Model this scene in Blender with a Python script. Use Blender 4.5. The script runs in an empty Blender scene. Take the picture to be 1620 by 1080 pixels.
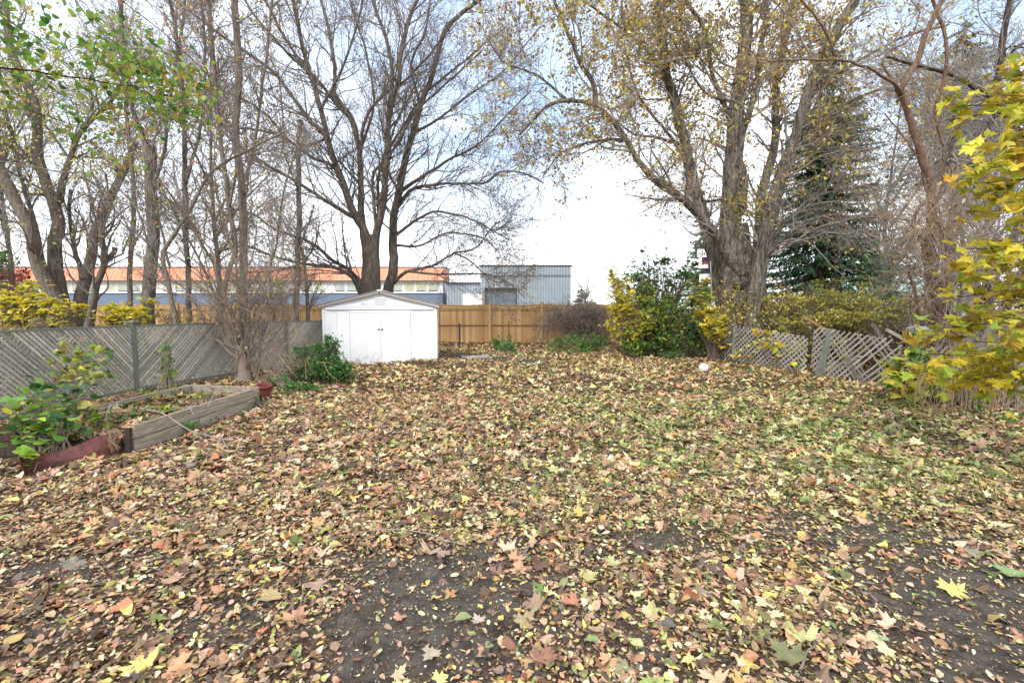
import bpy, math, random
import numpy as np
from mathutils import Vector, Matrix

# ------------------------------------------------------------------ camera, world, sun, exposure
C = bpy.context.scene
CAMH = 1.6
TILT = math.radians(4.13)
FPX = 720.0                      # focal length in pixels of the 1620 px wide photograph
cd = bpy.data.cameras.new('camera'); cam = bpy.data.objects.new('camera', cd); C.collection.objects.link(cam)
cd.sensor_width = 36.0; cd.lens = 16.0; cd.clip_start = 0.05; cd.clip_end = 2000
cam.location = (0, 0, CAMH); cam.rotation_euler = (math.radians(90) - TILT, 0, 0)
C.camera = cam
SUN_EL, SUN_AZ = math.radians(40), math.radians(205)      # azimuth measured clockwise from +Y: behind the camera, a little to the left
C.view_settings.view_transform = 'Standard'; C.view_settings.look = 'None'
C.view_settings.gamma = 1.0; C.view_settings.use_curve_mapping = False
C.view_settings.exposure = 1.15

w = bpy.data.worlds.new('World'); C.world = w; w.use_nodes = True
nt = w.node_tree; nt.nodes.clear()
def N(t, **k):
    n = nt.nodes.new(t)
    for a, b in k.items(): setattr(n, a, b)
    return n
def L(a, b): nt.links.new(a, b)
out = N('ShaderNodeOutputWorld'); bg = N('ShaderNodeBackground'); bg.inputs['Strength'].default_value = 0.1
sky = N('ShaderNodeTexSky'); sky.sky_type = 'NISHITA'; sky.sun_disc = False
sky.sun_elevation = SUN_EL; sky.sun_rotation = SUN_AZ; sky.air_density = 1.0; sky.dust_density = 0.6
tc = N('ShaderNodeTexCoord')
sep = N('ShaderNodeSeparateXYZ'); L(tc.outputs['Generated'], sep.inputs[0])
addz = N('ShaderNodeMath', operation='ADD'); addz.inputs[1].default_value = 0.25; L(sep.outputs[2], addz.inputs[0])
dv = N('ShaderNodeVectorMath', operation='DIVIDE'); L(tc.outputs['Generated'], dv.inputs[0])
cmb = N('ShaderNodeCombineXYZ')
for i in range(3): L(addz.outputs[0], cmb.inputs[i])
L(cmb.outputs[0], dv.inputs[1])
nz = N('ShaderNodeTexNoise'); nz.inputs['Scale'].default_value = 2.2; nz.inputs['Detail'].default_value = 7; nz.inputs['Roughness'].default_value = 0.55
nz.inputs['Distortion'].default_value = 0.3
L(dv.outputs[0], nz.inputs['Vector'])
# a gap in the cloud cover, high over the back fence
def gap(d, lo, hi):
    vd = N('ShaderNodeVectorMath', operation='DOT_PRODUCT'); L(tc.outputs['Generated'], vd.inputs[0])
    vd.inputs[1].default_value = Vector(d).normalized()
    m = N('ShaderNodeMapRange'); m.interpolation_type = 'SMOOTHSTEP'
    m.inputs['From Min'].default_value = lo; m.inputs['From Max'].default_value = hi
    L(vd.outputs['Value'], m.inputs['Value']); return m.outputs[0]
g1 = gap((-0.10, 1, 0.62), 0.87, 0.985); g2 = gap((1.05, 1, 0.78), 0.93, 0.995); g3 = gap((-0.85, 1, 0.62), 0.93, 1.0)
mx = N('ShaderNodeMath', operation='MAXIMUM'); L(g1, mx.inputs[0]); L(g2, mx.inputs[1])
m3 = N('ShaderNodeMath', operation='MULTIPLY'); m3.inputs[1].default_value = 0.7; L(g3, m3.inputs[0])
mx2 = N('ShaderNodeMath', operation='MAXIMUM'); L(mx.outputs[0], mx2.inputs[0]); L(m3.outputs[0], mx2.inputs[1])
mm = N('ShaderNodeMath', operation='MULTIPLY_ADD'); mm.inputs[1].default_value = 1.7; mm.inputs[2].default_value = -0.12; L(nz.outputs['Fac'], mm.inputs[0])
ml = N('ShaderNodeMath', operation='MULTIPLY'); ml.use_clamp = True; L(mx2.outputs[0], ml.inputs[0]); L(mm.outputs[0], ml.inputs[1])
mix = N('ShaderNodeMix', data_type='RGBA'); L(ml.outputs[0], mix.inputs['Factor'])
mix.inputs['A'].default_value = (8.6, 8.8, 9.3, 1)         # bright cloud
gain = N('ShaderNodeMix', data_type='RGBA', blend_type='ADD'); gain.inputs['Factor'].default_value = 1.0
L(sky.outputs[0], gain.inputs['A']); gain.inputs['B'].default_value = (2.0, 2.5, 3.1, 1)    # thin veil over the blue
L(gain.outputs['Result'], mix.inputs['B']); L(mix.outputs['Result'], bg.inputs['Color']); L(bg.outputs[0], out.inputs['Surface'])

sl = bpy.data.lights.new('sun', 'SUN'); sl.energy = 1.3; sl.angle = math.radians(12); sl.color = (1, 0.95, 0.87)
so = bpy.data.objects.new('sun', sl); C.collection.objects.link(so)
sd = Vector((math.sin(SUN_AZ) * math.cos(SUN_EL), math.cos(SUN_AZ) * math.cos(SUN_EL), math.sin(SUN_EL)))
so.rotation_euler = (-sd).to_track_quat('-Z', 'Y').to_euler(); so.location = (0, -5, 20)

# ------------------------------------------------------------------ helpers
def P(px, py, Y):
    """the point at distance Y that stands at pixel (px, py) of the photograph"""
    u, v = (px - 810) / FPX, (540 - py) / FPX
    s = Y / (math.cos(TILT) + v * math.sin(TILT))
    return np.array([s * u, Y, CAMH + s * (v * math.cos(TILT) - math.sin(TILT))])
def G(px, py):
    u, v = (px - 810) / FPX, (540 - py) / FPX
    s = -CAMH / (v * math.cos(TILT) - math.sin(TILT))
    return np.array([s * u, s * (math.cos(TILT) + v * math.sin(TILT))])
def proj(p):
    x, y, z = p[..., 0], p[..., 1], p[..., 2] - CAMH
    d = y * math.cos(TILT) - z * math.sin(TILT); h = y * math.sin(TILT) + z * math.cos(TILT)
    d = np.maximum(d, 0.01)
    return 810 + FPX * x / d, 540 - FPX * h / d
def hexc(h):
    h = h.lstrip('#'); v = np.array([int(h[i:i + 2], 16) / 255 for i in (0, 2, 4)])
    return np.where(v <= 0.04045, v / 12.92, ((v + 0.055) / 1.055) ** 2.4)
def palette(r, items, n, jit=0.18, sat=1.0):
    cols = np.array([hexc(a) for a, b in items]); lum = cols @ [.3, .6, .1]; cols = lum[:, None] + (cols - lum[:, None]) * sat; wt = np.array([b for a, b in items], float); wt /= wt.sum()
    k = r.choice(len(items), n, p=wt)
    c = cols[k] * (1 + jit * r.randn(n, 1)).clip(0.4, 1.7) * (1 + 0.06 * r.randn(n, 3))
    return c.clip(0.004, 0.9)
_tab = np.random.RandomState(5).rand(256, 256)
def vnoise(x, y, s=1.0):
    x = np.asarray(x) * s + 1000.3; y = np.asarray(y) * s + 1000.7
    i, j = np.floor(x).astype(int), np.floor(y).astype(int); f, g = x - i, y - j
    f = f * f * (3 - 2 * f); g = g * g * (3 - 2 * g)
    a = _tab[i % 256, j % 256]; b = _tab[(i + 1) % 256, j % 256]; c = _tab[i % 256, (j + 1) % 256]; d = _tab[(i + 1) % 256, (j + 1) % 256]
    return (a * (1 - f) + b * f) * (1 - g) + (c * (1 - f) + d * f) * g
def fbm(x, y, s=1.0): return (vnoise(x, y, s) + .5 * vnoise(x, y, s * 2.1) + .25 * vnoise(x, y, s * 4.3)) / 1.75
def ghz(x, y):
    """height of the ground"""
    x = np.asarray(x, float); y = np.asarray(y, float)
    h = 0.10 * (fbm(x, y, .45) - .5) + 0.04 * (vnoise(x, y, 2.2) - .5)
    h = h + 0.035 * (vnoise(x, y, 5.5) - .5) * (y > 3)
    h = h + 0.16 * np.exp(-((x + 2.3) ** 2 / 0.9 + (y - 12.75) ** 2 / .25)) + 0.10 * np.exp(-((x + 4.6) ** 2 / 1.2 + (y - 11.9) ** 2 / .4))
    h = h + 0.12 * np.exp(-((y - 19.6) ** 2) / .5) * (np.abs(x) < 30)
    return h * np.clip((y + 6) / 8, 0, 1)

class Acc:
    """collects faces; build() links them as ONE mesh object"""
    def __init__(s): s.v = []; s.f = []; s.c = []; s.n = 0; s.hasc = False
    def add(s, v, faces, col=None):
        v = np.asarray(v, float).reshape(-1, 3)
        for f in (faces if isinstance(faces, list) and len(faces) and isinstance(faces[0], np.ndarray) and faces[0].ndim == 2 else [faces]):
            f = np.asarray(f, int)
            if len(f): s.f.append(f + s.n)
        s.v.append(v); s.n += len(v)
        if col is None: col = np.ones((len(v), 3)) * .5
        else: s.hasc = True; col = np.broadcast_to(np.asarray(col, float), (len(v), 3))
        s.c.append(col); return s
    def box(s, c, d, M=None, col=None):
        x, y, z = np.array(d) / 2
        v = np.array([[-x, -y, -z], [x, -y, -z], [x, y, -z], [-x, y, -z], [-x, -y, z], [x, -y, z], [x, y, z], [-x, y, z]])
        if M is not None: v = v @ np.asarray(M).T
        v = v + np.array(c)
        return s.add(v, np.array([[0, 3, 2, 1], [4, 5, 6, 7], [0, 1, 5, 4], [1, 2, 6, 5], [2, 3, 7, 6], [3, 0, 4, 7]]), col)
    def bar(s, a, b, wd, th, side=(0, 1, 0), col=None):
        """a rectangular bar from a to b; th is measured along side"""
        a, b = np.array(a, float), np.array(b, float); t = b - a; ln = np.linalg.norm(t); t /= ln
        n = np.array(side, float); n -= t * n.dot(t); n /= np.linalg.norm(n); u = np.cross(n, t)
        M = np.stack([t, n, u], 1)
        return s.box((a + b) / 2, (ln, th, wd), M, col)
    def tubes(s, pts, rad, k, col=None, lump=0.0, r=None, cap=False):
        pts = np.asarray(pts, float); rad = np.asarray(rad, float)
        if pts.ndim == 2: pts = pts[None]; rad = rad[None]
        n, m, _ = pts.shape
        t = np.gradient(pts, axis=1); t /= np.linalg.norm(t, axis=2, keepdims=True) + 1e-9
        mt = np.abs(t.mean(1)); ref = np.where((mt[:, :1] < .75), [[1., 0, 0]], [[0, 0, 1.]])[:, None, :]
        u = np.cross(t, ref); u /= np.linalg.norm(u, axis=2, keepdims=True) + 1e-9; w_ = np.cross(t, u)
        a = np.arange(k) / k * 2 * math.pi
        rr = rad[:, :, None] * np.ones(k)
        if lump > 0:
            ph = r.rand(4) * 6.28; z = np.cumsum(np.linalg.norm(np.diff(pts, axis=1, prepend=pts[:, :1]), axis=2), 1)[:, :, None]
            rr = rr * (1 + lump * (np.sin(3 * a + ph[0] + z * .5) * .5 + np.sin(5 * a + ph[1] - z * .9) * .35 + np.sin(8 * a + ph[2] + z * .7) * .3 + .25 * r.randn(n, m, k)))
        v = pts[:, :, None] + rr[..., None] * (np.cos(a)[:, None] * u[:, :, None] + np.sin(a)[:, None] * w_[:, :, None])
        base = (np.arange(n) * m * k)[:, None, None] + (np.arange(m - 1) * k)[None, :, None] + np.arange(k)[None, None]
        nxt = (np.arange(n) * m * k)[:, None, None] + (np.arange(m - 1) * k)[None, :, None] + ((np.arange(k) + 1) % k)[None, None]
        q = np.stack([base, nxt, nxt + k, base + k], -1).reshape(-1, 4)
        cc = None
        if col is not None:
            col = np.asarray(col, float); cc = np.repeat(col, m * k, 0) if col.ndim == 2 else col
        return s.add(v.reshape(-1, 3), q, cc)
    def build(s, name, m, parent=None, smooth=False, local=False):
        me = bpy.data.meshes.new(name)
        V = np.concatenate(s.v)
        root = parent
        while root is not None and root.parent is not None: root = root.parent
        if root is not None and not local: V = V - np.array(root.location)
        me.vertices.add(len(V)); me.vertices.foreach_set('co', V.ravel())
        lens = np.concatenate([np.full(len(f), f.shape[1]) for f in s.f]); idx = np.concatenate([f.ravel() for f in s.f])
        me.loops.add(len(idx)); me.loops.foreach_set('vertex_index', idx.astype(np.int32))
        me.polygons.add(len(lens)); me.polygons.foreach_set('loop_start', np.concatenate([[0], np.cumsum(lens)[:-1]]).astype(np.int32))
        me.update(calc_edges=True)
        me.polygons.foreach_set('use_smooth', np.full(len(lens), bool(smooth)))
        if s.hasc:
            at = me.color_attributes.new('Col', 'FLOAT_COLOR', 'POINT'); c4 = np.ones((len(V), 4), np.float32); c4[:, :3] = np.concatenate(s.c)
            at.data.foreach_set('color', c4.ravel())
        me.materials.append(m); me.validate()
        o = bpy.data.objects.new(name, me); C.collection.objects.link(o)
        if parent is not None: o.parent = parent
        return o

def thing(name, label, cat, loc=(0, 0, 0), rz=0.0, group=None):
    o = bpy.data.objects.new(name, None); C.collection.objects.link(o); o.empty_display_size = .2
    o.location = tuple(float(a) for a in loc); o.rotation_euler = (0, 0, rz)
    o['label'] = label; o['category'] = cat
    if group: o['group'] = group
    return o
def tag(o, label=None, cat=None, group=None, kind=None):
    if label: o['label'] = label
    if cat: o['category'] = cat
    if group: o['group'] = group
    if kind: o['kind'] = kind
    return o

# ------------------------------------------------------------------ materials
def mat(name, col=None, rough=.8, attr=False, var=0.0, vscale=8.0, bump=0.0, bscale=40.0, trans=0.0, metal=0.0, stretch=None, col2=None, spec=.3):
    m = bpy.data.materials.new(name); m.use_nodes = True; t = m.node_tree; t.nodes.clear()
    def n(ty, **k):
        x = t.nodes.new(ty)
        for a, b in k.items(): setattr(x, a, b)
        return x
    o = n('ShaderNodeOutputMaterial'); b = n('ShaderNodeBsdfPrincipled'); b.inputs['Roughness'].default_value = rough
    b.inputs['Metallic'].default_value = metal; b.inputs['Specular IOR Level'].default_value = spec
    tcn = n('ShaderNodeTexCoord'); vec = tcn.outputs['Object']
    if stretch:
        mp = n('ShaderNodeMapping'); mp.inputs['Scale'].default_value = stretch; t.links.new(vec, mp.inputs[0]); vec = mp.outputs[0]
    if attr:
        a = n('ShaderNodeAttribute'); a.attribute_name = 'Col'; cs = a.outputs['Color']
    else:
        rgb = n('ShaderNodeRGB'); rgb.outputs[0].default_value = (*(hexc(col) if isinstance(col, str) else col), 1); cs = rgb.outputs[0]
    if var or col2:
        nz = n('ShaderNodeTexNoise'); nz.inputs['Scale'].default_value = vscale; nz.inputs['Detail'].default_value = 6; t.links.new(vec, nz.inputs['Vector'])
        if col2:
            mr = n('ShaderNodeMapRange'); mr.inputs['From Min'].default_value = .38; mr.inputs['From Max'].default_value = .62; t.links.new(nz.outputs['Fac'], mr.inputs['Value'])
            mi = n('ShaderNodeMix', data_type='RGBA'); t.links.new(mr.outputs[0], mi.inputs['Factor']); t.links.new(cs, mi.inputs['A'])
            mi.inputs['B'].default_value = (*hexc(col2), 1); cs = mi.outputs['Result']
        if var:
            nz2 = n('ShaderNodeTexNoise'); nz2.inputs['Scale'].default_value = vscale * 3.1; nz2.inputs['Detail'].default_value = 5; t.links.new(vec, nz2.inputs['Vector'])
            mr = n('ShaderNodeMapRange'); mr.inputs['From Min'].default_value = .3; mr.inputs['From Max'].default_value = .7
            mr.inputs['To Min'].default_value = 1 - var; mr.inputs['To Max'].default_value = 1 + var; t.links.new(nz2.outputs['Fac'], mr.inputs['Value'])
            mu = n('ShaderNodeMix', data_type='RGBA', blend_type='MULTIPLY'); mu.inputs['Factor'].default_value = 1
            t.links.new(cs, mu.inputs['A']); t.links.new(mr.outputs[0], mu.inputs['B']); cs = mu.outputs['Result']
    t.links.new(cs, b.inputs['Base Color'])
    if bump:
        nb = n('ShaderNodeTexNoise'); nb.inputs['Scale'].default_value = bscale; nb.inputs['Detail'].default_value = 6; t.links.new(vec, nb.inputs['Vector'])
        bp = n('ShaderNodeBump'); bp.inputs['Strength'].default_value = 1.0; bp.inputs['Distance'].default_value = bump
        t.links.new(nb.outputs['Fac'], bp.inputs['Height']); t.links.new(bp.outputs[0], b.inputs['Normal'])
    sh = b.outputs[0]
    if trans:
        tr = n('ShaderNodeBsdfTranslucent'); t.links.new(cs, tr.inputs['Color']); ms = n('ShaderNodeMixShader'); ms.inputs[0].default_value = trans
        t.links.new(sh, ms.inputs[1]); t.links.new(tr.outputs[0], ms.inputs[2]); sh = ms.outputs[0]
    t.links.new(sh, o.inputs['Surface']); return m

M = {}
M['litter'] = mat('leaf_litter', attr=True, rough=.62, var=.14, vscale=30, trans=.08, spec=.35)
M['leaf'] = mat('tree_leaf', attr=True, rough=.55, var=.10, vscale=25, trans=.42, spec=.35)
M['needle'] = mat('needle', attr=True, rough=.6, trans=.1)
M['twigc'] = mat('twig_coloured', attr=True, rough=.8)
M['bark_dark'] = mat('bark_dark', '#7d756b', .9, var=.38, vscale=3, bump=.07, bscale=6, stretch=(6, 6, .9), col2='#544d46')
M['bark_grey'] = mat('bark_grey', '#8b847b', .9, var=.45, vscale=2.4, bump=.12, bscale=5, stretch=(6, 6, .8), col2='#554e47')
M['bark_mid'] = mat('bark_mid', '#877c71', .9, var=.35, vscale=4, bump=.04, bscale=8, stretch=(6, 6, .9), col2='#655c53')
M['bark_red'] = mat('bark_red', '#7a6253', .75, var=.3, vscale=5, bump=.015, bscale=10, stretch=(6, 6, 1.2), col2='#604c40')
M['bark_black'] = mat('bark_black', '#4a3d36', .85, var=.3, vscale=5, bump=.02, bscale=9, stretch=(6, 6, 1), col2='#39302b')
M['twig_dark'] = mat('twig_dark', '#786f69', .8, var=.2)
M['twig_grey'] = mat('twig_grey', '#928b85', .8, var=.2)
M['twig_brown'] = mat('twig_brown', '#83756a', .8, var=.2)
M['twig_tan'] = mat('twig_tan', '#a08a70', .8, var=.2)
M['cedar'] = mat('cedar', attr=True, rough=.75, var=.16, vscale=2.0, bump=.004, bscale=8, stretch=(14, 14, 1.2))
M['cedar_rail'] = mat('cedar_rail', '#cbaa7c', .75, var=.14, vscale=3, bump=.004, bscale=8, stretch=(1.2, 14, 14), col2='#bd9769')
M['cedar_dark'] = mat('cedar_dark', '#84644a', .8, var=.2, vscale=3)
M['grey_lattice'] = mat('grey_lattice', attr=True, rough=.85, var=.2, vscale=5, bump=.003, bscale=30)
M['grey_wood'] = mat('grey_wood', '#a39a8c', .85, var=.28, vscale=2.2, bump=.006, bscale=10, stretch=(10, 1.2, 16), col2='#85796b')
M['post_wood'] = mat('post_wood', '#7c8078', .85, var=.22, vscale=2.5, bump=.005, bscale=8, stretch=(10, 10, 1.3), col2='#68706a')
M['tan_lattice'] = mat('tan_lattice', attr=True, rough=.85, var=.2, vscale=5, bump=.003, bscale=30)
M['shed_white'] = mat('shed_white', (.80, .83, .86), .45, var=.03, vscale=2, spec=.5)
def splash(m):      # mud splashes and rust specks on the lowest hand's breadth of the sheet metal
    t = m.node_tree; b = next(n for n in t.nodes if n.type == 'BSDF_PRINCIPLED'); src = b.inputs['Base Color'].links[0].from_socket
    tcn = t.nodes.new('ShaderNodeTexCoord'); s = t.nodes.new('ShaderNodeSeparateXYZ'); t.links.new(tcn.outputs['Object'], s.inputs[0])
    nz = t.nodes.new('ShaderNodeTexNoise'); nz.inputs['Scale'].default_value = 9; nz.inputs['Detail'].default_value = 8; nz.inputs['Roughness'].default_value = .7; t.links.new(tcn.outputs['Object'], nz.inputs['Vector'])
    mr = t.nodes.new('ShaderNodeMapRange'); mr.inputs['From Min'].default_value = .02; mr.inputs['From Max'].default_value = .75; mr.inputs['To Min'].default_value = .14; mr.inputs['To Max'].default_value = -.10; t.links.new(s.outputs[2], mr.inputs['Value'])
    ad = t.nodes.new('ShaderNodeMath'); t.links.new(nz.outputs['Fac'], ad.inputs[0]); t.links.new(mr.outputs[0], ad.inputs[1])
    r2 = t.nodes.new('ShaderNodeMapRange'); r2.inputs['From Min'].default_value = .60; r2.inputs['From Max'].default_value = .70; r2.inputs['To Max'].default_value = .6; t.links.new(ad.outputs[0], r2.inputs['Value'])
    mi = t.nodes.new('ShaderNodeMix'); mi.data_type = 'RGBA'; t.links.new(r2.outputs[0], mi.inputs['Factor']); t.links.new(src, mi.inputs['A']); mi.inputs['B'].default_value = (*hexc('#9b948a'), 1); t.links.new(mi.outputs['Result'], b.inputs['Base Color'])
splash(M['shed_white'])
M['shed_side'] = M['shed_white']
M['roof_trim'] = mat('roof_trim', '#85776c', .6, var=.3, vscale=12)
M['roof_sheet'] = mat('roof_sheet', '#9a938c', .5, var=.2, vscale=4)
M['dirt_mark'] = mat('dirt_mark', '#7d7a74', .8, var=.4, vscale=30)
M['handle'] = mat('handle', '#4a4744', .4, metal=.6)
M['orange'] = mat('orange_metal', '#d88f70', .55, var=.05, vscale=.6)
M['school_white'] = mat('school_white', (.72, .73, .74), .6)
M['school_blue'] = mat('school_blue', '#6e7d93', .7, var=.05, vscale=.8)
M['pane'] = mat('pane', '#9ba7a5', .08, spec=.8, var=.2, vscale=.9, col2='#b9b891')
M['dark'] = mat('dark_metal', '#3e4044', .6)
M['steel_blue'] = mat('steel_blue', '#98a1aa', .5, var=.04, vscale=.7)
M['door_grey'] = mat('door_grey', '#747f8a', .55, var=.04)
M['white'] = mat('white_paint', (.8, .8, .8), .5, var=.03)
M['red'] = mat('red_paint', '#c02820', .5)
M['rust'] = mat('rusty_metal', '#7a4a36', .8, var=.3, vscale=20)
M['clay'] = mat('red_clay', '#6f3d37', .8, var=.25, vscale=10, bump=.003, bscale=50)
M['edging'] = mat('red_edging', '#6d413d', .6, var=.3, vscale=7, bump=.004, bscale=30, col2='#5d3936')
M['brick'] = mat('brick', '#a05c42', .85, var=.25, vscale=30, bump=.003)
M['soil'] = mat('planter_soil', '#4b4038', .95, var=.4, vscale=20, bump=.02, bscale=30)
M['ball'] = mat('ball', (.72, .73, .66), .6, var=.06, vscale=18)
M['concrete'] = mat('concrete', '#9b9996', .9, var=.12, vscale=12, bump=.003)
M['cloth_blue'] = mat('cloth_blue', '#5a73b5', .7, var=.2)
M['cloth_pale'] = mat('cloth_pale', '#c2c3c6', .7, var=.15)
M['aqua'] = mat('aqua_roof', '#a9cfc8', .6, var=.08)
M['siding'] = mat('siding', '#9b9ea0', .7, var=.08)
M['wire'] = mat('wire', '#55585c', .6)

def ground_mat():
    m = bpy.data.materials.new('ground_soil'); m.use_nodes = True; t = m.node_tree; t.nodes.clear()
    def n(ty, **k):
        x = t.nodes.new(ty)
        for a, b in k.items(): setattr(x, a, b)
        return x
    lk = t.links.new
    o = n('ShaderNodeOutputMaterial'); b = n('ShaderNodeBsdfPrincipled'); b.inputs['Roughness'].default_value = .95; b.inputs['Specular IOR Level'].default_value = .15
    tcn = n('ShaderNodeTexCoord'); at = n('ShaderNodeAttribute'); at.attribute_name = 'Col'
    n1 = n('ShaderNodeTexNoise'); n1.inputs['Scale'].default_value = 9; n1.inputs['Detail'].default_value = 9; n1.inputs['Roughness'].default_value = .65; lk(tcn.outputs['Object'], n1.inputs['Vector'])
    r1 = n('ShaderNodeValToRGB'); r1.color_ramp.elements[0].position = .3; r1.color_ramp.elements[0].color = (*hexc('#38332f'), 1)
    r1.color_ramp.elements[1].position = .72; r1.color_ramp.elements[1].color = (*hexc('#746d67'), 1); lk(n1.outputs['Fac'], r1.inputs[0])
    # crumbled leaf bits in the soil, tones darkened as painted contact shade between leaves
    nv = n('ShaderNodeTexNoise'); nv.inputs['Scale'].default_value = 14; lk(tcn.outputs['Object'], nv.inputs['Vector'])
    vm = n('ShaderNodeMix', data_type='RGBA'); vm.inputs['Factor'].default_value = .12; lk(tcn.outputs['Object'], vm.inputs['A']); lk(nv.outputs['Color'], vm.inputs['B'])
    vo = n('ShaderNodeTexVoronoi'); vo.inputs['Scale'].default_value = 55; lk(vm.outputs['Result'], vo.inputs['Vector'])
    sp = n('ShaderNodeSeparateColor'); lk(vo.outputs['Color'], sp.inputs[0])
    r2 = n('ShaderNodeValToRGB'); r2.color_ramp.interpolation = 'CONSTANT'
    for i, (p, c) in enumerate([(0, '#4f3f33'), (.2, '#665244'), (.4, '#3f332b'), (.6, '#75624b'), (.75, '#583f31'), (.9, '#857659')]):
        e = r2.color_ramp.elements[i] if i < 2 else r2.color_ramp.elements.new(p)
        e.position = p; e.color = (*hexc(c), 1)
    lk(sp.outputs[0], r2.inputs[0])
    sc = n('ShaderNodeSeparateColor'); lk(at.outputs['Color'], sc.inputs[0])
    gt = n('ShaderNodeMath', operation='LESS_THAN'); lk(sp.outputs[1], gt.inputs[0]); lk(sc.outputs[0], gt.inputs[1])
    mi = n('ShaderNodeMix', data_type='RGBA'); lk(gt.outputs[0], mi.inputs['Factor']); lk(r1.outputs[0], mi.inputs['A']); lk(r2.outputs[0], mi.inputs['B'])
    # green: grass-stained earth
    mg = n('ShaderNodeMix', data_type='RGBA'); gm = n('ShaderNodeMath', operation='MULTIPLY'); gm.inputs[1].default_value = .7; lk(sc.outputs[1], gm.inputs[0])
    lk(gm.outputs[0], mg.inputs['Factor']); lk(mi.outputs['Result'], mg.inputs['A']); mg.inputs['B'].default_value = (*hexc('#4d5a33'), 1)
    lk(mg.outputs['Result'], b.inputs['Base Color'])
    n2 = n('ShaderNodeTexNoise'); n2.inputs['Scale'].default_value = 45; n2.inputs['Detail'].default_value = 8; n2.inputs['Roughness'].default_value = .7; lk(tcn.outputs['Object'], n2.inputs['Vector'])
    bp = n('ShaderNodeBump'); bp.inputs['Distance'].default_value = .03; lk(n2.outputs['Fac'], bp.inputs['Height']); lk(bp.outputs[0], b.inputs['Normal'])
    lk(b.outputs[0], o.inputs['Surface']); return m
M['ground'] = ground_mat()

# ------------------------------------------------------------------ leaves
MAPLE = np.array([(0, 0), (.10, -.03), (.34, -.13), (.31, .05), (.60, .10), (.47, .22), (.66, .42), (.40, .42), (.22, .44), (.34, .68), (.17, .70), (0, 1.0)])
MAPLE = np.vstack([MAPLE, MAPLE[1:-1][::-1] * [-1, 1]])
STAR = np.array([(0, 0), (.34, -.12), (.28, .10), (.62, .38), (.24, .44), (0, 1.0), (-.24, .44), (-.62, .38), (-.28, .10), (-.34, -.12)])
def fan(o):
    k = len(o); return np.vstack([o, [[0, .32]]]), np.array([[i, (i + 1) % k, k] for i in range(k)])
T_MAPLE = fan(MAPLE); T_STAR = fan(STAR)
T_OVAL = (np.array([(0, 0), (.26, .28), (.22, .68), (0, 1.0), (-.22, .68), (-.26, .28)]), np.array([[0, 1, 2, 3], [0, 3, 4, 5]]))
T_ROUND = (np.array([(0, 0), (.30, .10), (.38, .45), (.20, .80), (0, 1.0), (-.20, .80), (-.38, .45), (-.30, .10)]), np.array([[0, 1, 2, 3], [0, 3, 4, 4], [0, 4, 5, 6], [0, 6, 7, 7]]))
T_ROUND = (T_ROUND[0], [np.array([[0, 1, 2, 3], [0, 4, 5, 6]]), np.array([[0, 3, 4], [0, 6, 7]])])
def leaves(acc, T, pos, r, size, yaw=None, tilt=.25, cols=None, curl=.5, bend=.3, pitch0=0.0, vj=.0):
    """lay leaves of template T at pos; tilt = spread of pitch and roll, pitch0 = mean droop"""
    n = len(pos)
    if n == 0: return
    o, f = T; k = len(o)
    size = np.broadcast_to(size, n) if np.ndim(size) else np.full(n, size)
    yaw = r.rand(n) * 2 * math.pi if yaw is None else yaw
    p = pitch0 + r.randn(n) * tilt; q = r.randn(n) * tilt
    cu = (curl * r.randn(n))[:, None]; be = (bend * r.randn(n))[:, None]
    x = o[None, :, 0] * (1 + .12 * r.randn(n, 1)); y = np.repeat(o[None, :, 1], n, 0) - .3
    z = cu * x ** 2 + be * y ** 2 + .05 * r.randn(n, k) * (vj > 0)
    v = np.stack([x, y, z], -1) * size[:, None, None]
    cp, sp = np.cos(p)[:, None], np.sin(p)[:, None]; cq, sq = np.cos(q)[:, None], np.sin(q)[:, None]; cy, sy = np.cos(yaw)[:, None], np.sin(yaw)[:, None]
    X, Y, Z = v[..., 0], v[..., 1], v[..., 2]
    X, Z = X * cq + Z * sq, -X * sq + Z * cq
    Y, Z = Y * cp - Z * sp, Y * sp + Z * cp
    X, Y = X * cy - Y * sy, X * sy + Y * cy
    v = np.stack([X, Y, Z], -1) + pos[:, None]
    fl = f if isinstance(f, list) else [f]
    off = (np.arange(n) * k)[:, None, None]
    ff = [(g[None] + off).reshape(-1, g.shape[1]) for g in fl]
    cc = None
    if cols is not None:
        cc = np.repeat(cols, k, 0)
        if vj > 0: cc = cc * (1 + vj * r.randn(len(cc), 1)).clip(.6, 1.4)
    acc.add(v.reshape(-1, 3), ff, cc)

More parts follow.
